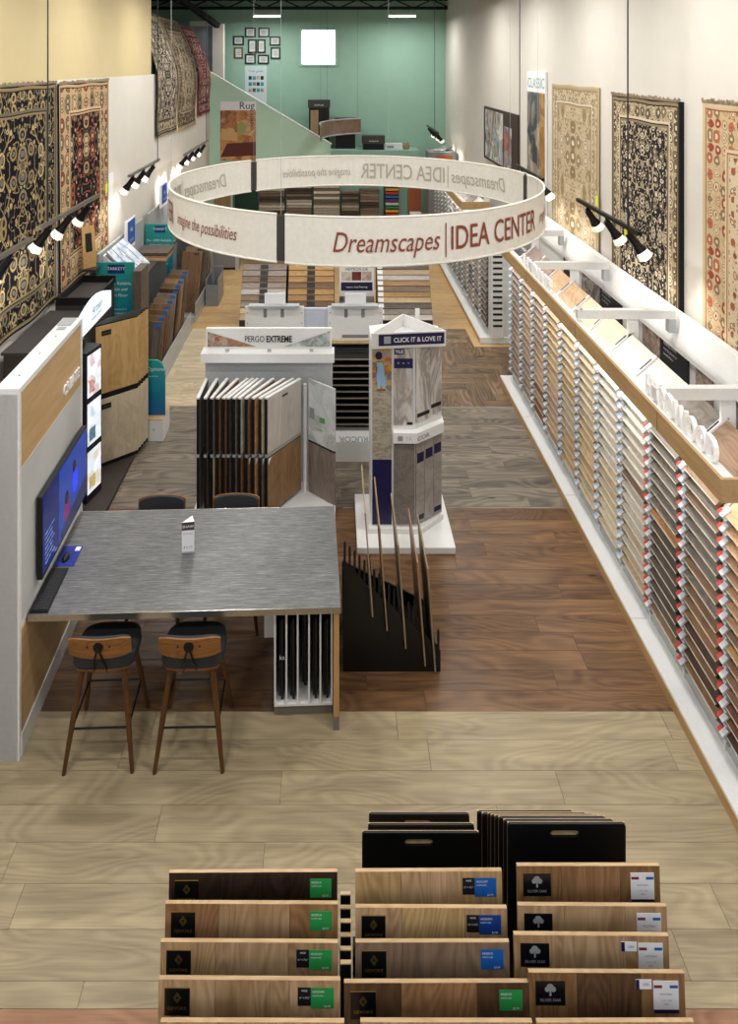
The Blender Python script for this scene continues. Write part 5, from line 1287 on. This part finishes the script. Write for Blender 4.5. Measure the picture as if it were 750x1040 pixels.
for k in range(12): box('sample_book', plain('book_%d' % (k % 6), ['#2f6aa8', '#b33a3a', '#d1a23a', '#3a7a5a', '#c9c4ba', '#5a3a6a'][k % 6], .7), x0 + .03, x1 - .03, 22.2, 22.4, .1 + k * .11, .17 + k * .11, bs)
o = thing('orange_door_sample', 'orange wood panel standing beside the book shelf', 'sample board', (0, 0, 0)); box('panel', plain('orange_wood_face', '#9a5630', .5), fx(415, 22.2), fx(428, 22.2), 22.2, 22.26, 0, 1.5, o); box('foot', BLACKM, fx(415, 22.2), fx(428, 22.2), 22.15, 22.4, 0, .03, o)
o = thing('white_machine', 'small white box machine on the floor by the orange panel', 'appliance', (0, 0, 0)); box('body', WHITE, 2.32, 2.66, 21.5, 21.85, 0, .42, o, .02); box('dark_front', DGREY, 2.38, 2.60, 21.49, 21.5, .12, .3, o)
fd = MB().box(-3.45, -2.98, 21.05, 21.18, 0, 1.85).build('door_1', wood('tan_door', '#7d6647', '#a58a63', 1.4, 'z', .1, .3)); struct(fd)

# ------------------------------------------------------------------ foreground sample racks
def fgw(k, dark, light): return wood('front_' + k, dark, light, 1.6, 'z', .10, .45, .42)
FGM = {'espresso': fgw('espresso', '#241812', '#3d2b20'), 'brown': fgw('brown', '#7d5a3a', '#a37c56'), 'tan': fgw('tan', '#94734f', '#bd9d76'), 'natural': fgw('natural', '#9d7d5a', '#c7a680'),
       'honey': fgw('honey', '#a58356', '#cdab78'), 'grey': fgw('grey', '#6f5b49', '#947c65'), 'dark': fgw('dark', '#4a3524', '#6b4e36'), 'warm': fgw('warm', '#6f5132', '#97744c')}
EDGE = wood('raw_edge', '#b3936c', '#d8bb93', 2, 'x', .05, .3)
DIA = [(0, .022), (.018, 0), (0, -.022), (-.018, 0)]
def fg_board(px0, px1, py, Y, mats, label, logo, lab, extra=False, hh=.36, group='sample boards in the front racks'):
    x0, x1, z1 = fx(px0, Y), fx(px1, Y), fz(py, Y)
    t = thing('flooring_sample', label, 'flooring sample', ((x0+x1)/2, Y - hh * math.sin(R(4)), z1 - hh), 0, group)
    t.rotation_euler = (R(-4), 0, R(random.uniform(-.4, .4)))
    w = x1 - x0; cuts = [-w/2, -w/2 + w * .31, -w/2 + w * .72, w/2]
    for i in range(3): MB().box(cuts[i] + .0008, cuts[i+1] - .0008, -.004, .014, 0, hh - .001).build('plank', FGM[mats[i % len(mats)]], t)
    MB().box(-w/2 + .001, w/2 - .001, -.003, .013, hh - .001, hh).build('raw_edge', EDGE, t)
    MB().box(-w/2 + .001, w/2 - .001, .014, .018, .01, hh - .004).build('backing', BLACK, t)
    f = -.0045
    if logo:
        lw, lz = (.115, .115) if logo == 'diamond' else (.135, .10)
        lx = -w/2 + .03
        pl = box('logo_plate', plain('black_plate', '#0f0f10', .3, grain=0), lx, lx + lw, -.006, -.004, hh - .035 - lz, hh - .035, t)
        if logo == 'diamond':
            c = (lx + lw/2, hh - .075)
            box('gold_edge', GOLD, lx, lx + lw, -.0065, -.004, hh - .0355, hh - .033, pl)
            for s in (1.0, .6):
                o_ = [(c[0] + a*s, c[1] + b_*s) for a, b_ in DIA]; i_ = [(c[0] + a*(s-.14), c[1] + b_*(s-.14)) for a, b_ in DIA]
                MB().add([(p[0], -.0064, p[1]) for p in o_] + [(p[0], -.0064, p[1]) for p in i_], [(k, (k+1) % 4, 4 + (k+1) % 4, 4 + k) for k in range(4)]).build('diamond_mark', GOLD, pl)
            text('lettering', 'GEVOKE', .019, GOLD, pl, (lx + lw/2, -.0062, hh - .125), ext=.0005, sx=1.2)
        else:
            c = (lx + lw/2, hh - .075); m = MB()
            for dx, dz, r in ((0, .016, .016), (-.014, .008, .012), (.014, .008, .012), (-.006, .02, .01)):
                m.add([(c[0] + dx + r*math.cos(2*PI*k/9), -.0064 - .0001 * r, c[1] + dz + r*math.sin(2*PI*k/9)) for k in range(9)], [tuple(range(9))])
            m.add([(c[0]-.003, -.0064, c[1]+.005), (c[0]+.003, -.0064, c[1]+.005), (c[0]+.005, -.0064, c[1]-.02), (c[0]-.005, -.0064, c[1]-.02)], [(0,1,2,3)])
            m.build('tree_mark', GREYINK, pl)
            text('lettering', 'SILVER OAK', .018, GREYINK, pl, (lx + lw/2, -.0062, hh - .118), ext=.0005)
    rx = w/2 - .03
    if lab in ('green', 'blue', 'bluedark'):
        c = {'green': GREEN, 'blue': BLUE, 'bluedark': plain('royal_blue_print', '#17408a', .4, grain=0)}[lab]
        lb = box('stock_label', c, rx - .105, rx, -.006, -.004, hh - .115, hh - .03, t)
        text('lettering', 'HICKORY' if extra else 'RESERVE', .013, PAPER, lb, (rx - .098, -.0062, hh - .05), ext=.0005, align='LEFT'); text('lettering', 'WHITE OAK', .009, PAPER, lb, (rx - .098, -.0062, hh - .065), ext=.0005, align='LEFT'); text('lettering', '$5.99', .013, PAPER, lb, (rx - .03, -.0062, hh - .11), ext=.0005)
        if extra:
            l2 = box('size_label', INK, rx - .165, rx - .106, -.006, -.004, hh - .105, hh - .03, t)
            text('lettering', '½" × 7½"', .012, PAPER, l2, (rx - .135, -.0062, hh - .075), ext=.0005); text('lettering', 'WIDE', .011, PAPER, l2, (rx - .135, -.0062, hh - .045), ext=.0005)
    elif lab == 'white':
        lb = box('stock_label', PAPER, rx - .115, rx, -.006, -.004, hh - .165, hh - .03, t)
        box('red_bar', plain('maroon_bar', '#7a2f4a', .4, grain=0), rx - .112, rx - .075, -.0065, -.006, hh - .06, hh - .048, lb); box('blue_bar', BLUE, rx - .04, rx - .003, -.0065, -.006, hh - .06, hh - .048, lb); box('navy_footer', NAVY, rx - .115, rx, -.0065, -.006, hh - .165, hh - .15, lb)
        text('lettering', 'WESTERN', .013, GREYINK, lb, (rx - .058, -.0062, hh - .09), ext=.0005); text('lettering', '7 1/2 x 5/8', .011, GREYINK, lb, (rx - .058, -.0062, hh - .115), ext=.0005); text('lettering', 'OAK', .011, GREYINK, lb, (rx - .058, -.0062, hh - .13), ext=.0005)
        if extra:
            l2 = box('size_label', PAPER, rx - .195, rx - .122, -.006, -.004, hh - .065, hh - .025, t); box('navy_end', NAVY, rx - .195, rx - .178, -.0065, -.006, hh - .065, hh - .025, l2); text('lettering', 'USA', .016, BLUE, l2, (rx - .148, -.0062, hh - .05), ext=.0005)
    return t
RY = [3.56, 3.48, 3.40, 3.31, 3.22]
c1 = [(172, 343, 885, ['espresso'], 'diamond', 'green', False, 'espresso'), (168, 343.5, 917, ['brown', 'tan'], 'diamond', 'green', False, 'mid brown'), (163, 343.5, 956, ['tan', 'natural', 'tan'], 'diamond', 'green', True, 'light tan'), (161, 346, 994, ['natural', 'tan'], 'diamond', 'green', True, 'pale brown'), (163, 350, 1037, ['honey'], None, None, False, 'honey')]
c2 = [(361, 510, 884, ['honey', 'natural', 'honey'], None, 'blue', True, 'honey'), (361, 515, 921, ['natural', 'honey', 'natural'], 'diamond', 'bluedark', True, 'natural tan'), (361, 517.5, 956, ['grey'], 'diamond', 'blue', False, 'grey brown'), (349.5, 537, 997, ['dark', 'brown', 'dark'], 'diamond', 'green', False, 'dark brown'), (366, 541, 1037, ['natural'], None, None, False, 'natural')]
c3 = [(525, 670, 878.5, ['warm', 'brown'], 'tree', 'white', False, 'warm brown'), (526, 677, 919, ['natural', 'tan'], 'tree', 'white', False, 'beige'), (522, 679, 949, ['tan', 'natural', 'tan'], 'tree', 'white', True, 'soft tan'), (537, 695, 987, ['warm', 'dark', 'brown'], 'tree', 'white', True, 'knotty brown'), (545, 705, 1037, ['honey'], None, None, False, 'pale')]
cname = ['green labelled stack', 'middle stack', 'white labelled stack']
posn = ['back row', 'second row', 'third row', 'fourth row', 'front row']
for ci, colm in enumerate((c1, c2, c3)):
    for r, (a, b_, py, mm, lg_, lb_, ex, cn_) in enumerate(colm):
        fg_board(a, b_, py, RY[r], mm, '%s flooring sample in the %s of the %s' % (cn_, posn[r], cname[ci]), lg_, lb_, ex)
    # stepped black rack under the column
    xs0, xs1 = ((-.81, .032), (.09, .86), (.905, 1.61))[ci]
    t = thing('stepped_rack', 'black stepped rack holding the %s' % cname[ci], 'rack', (0, 0, 0), 0, 'stepped racks in front')
    for r, c in enumerate(colm):
        zb = fz(c[2], RY[r]) - .362
        y0 = RY[r] - .05; y1 = RY[r] + .03 if r == 0 else RY[r - 1] - .05
        MB().box(xs0 + .01, xs1 - .01, y0, y1, 0, zb).build('step', BLACK, t)
# thin dark boards filed between the first two stacks
for k in range(6):
    Y = 3.60 - k * .045
    o = MB().box(0, .05, 0, .012, 0, .30).box(-.001, .051, -.002, .013, .30, .306, 1).build('narrow_sample', [BLACK, EDGE], None, (fx(346, Y) , Y, fz(908 + k * 14, Y) - .306)); tag(o, 'thin dark sample with pale edge between stacks, %s from the floor side' % ('first', 'second', 'third', 'fourth', 'fifth', 'sixth')[k], 'flooring sample', 'narrow samples between the front stacks')
nb = thing('narrow_rack', 'black narrow stepped rack between the green and middle stacks', 'rack', (0, 0, 0))
for k in range(6):
    Y = 3.60 - k * .045
    MB().box(.035, .078, Y - .016, Y + .028, 0, fz(908 + k * 14, Y) - .308).build('step', BLACK, nb)
# big black backed boards with grip slots
def grip(px0, px1, py, Y, label, hole=True, rz=0):
    x0, x1, z1 = fx(px0, Y), fx(px1, Y), fz(py, Y)
    t = thing('grip_board', label, 'sample board', ((x0+x1)/2, Y, 0), R(rz), 'black boards with grip slots')
    w = x1 - x0; h = z1
    holed('board', BLACK, w, h, .012, -.01, h - .05, .15, .034, t)
    MB().box(-w/2 + .001, w/2 - .001, .0122, .018, 0, h - .004).build('wood_face', EDGE, t)
grip(368, 487, 846, 3.80, 'black board with grip slot, foremost behind the middle stack')
grip(374, 482, 838, 3.88, 'black board directly behind the foremost one of the middle stack')
grip(375, 477, 827, 3.98, 'black board standing last behind the middle stack')
gl = [(516, 636, 837), (512, 624, 834), (507, 616, 831), (503, 610, 830), (499, 604, 829), (496, 597, 827.5), (490, 590, 827), (485, 583, 825)]
for k, (a, b_, py) in enumerate(gl):
    grip(a, b_, py, 3.74 + k * .04, 'black grip board behind the white labelled stack, %s from the front' % ('first', 'second', 'third', 'fourth', 'fifth', 'sixth', 'seventh', 'last')[k])
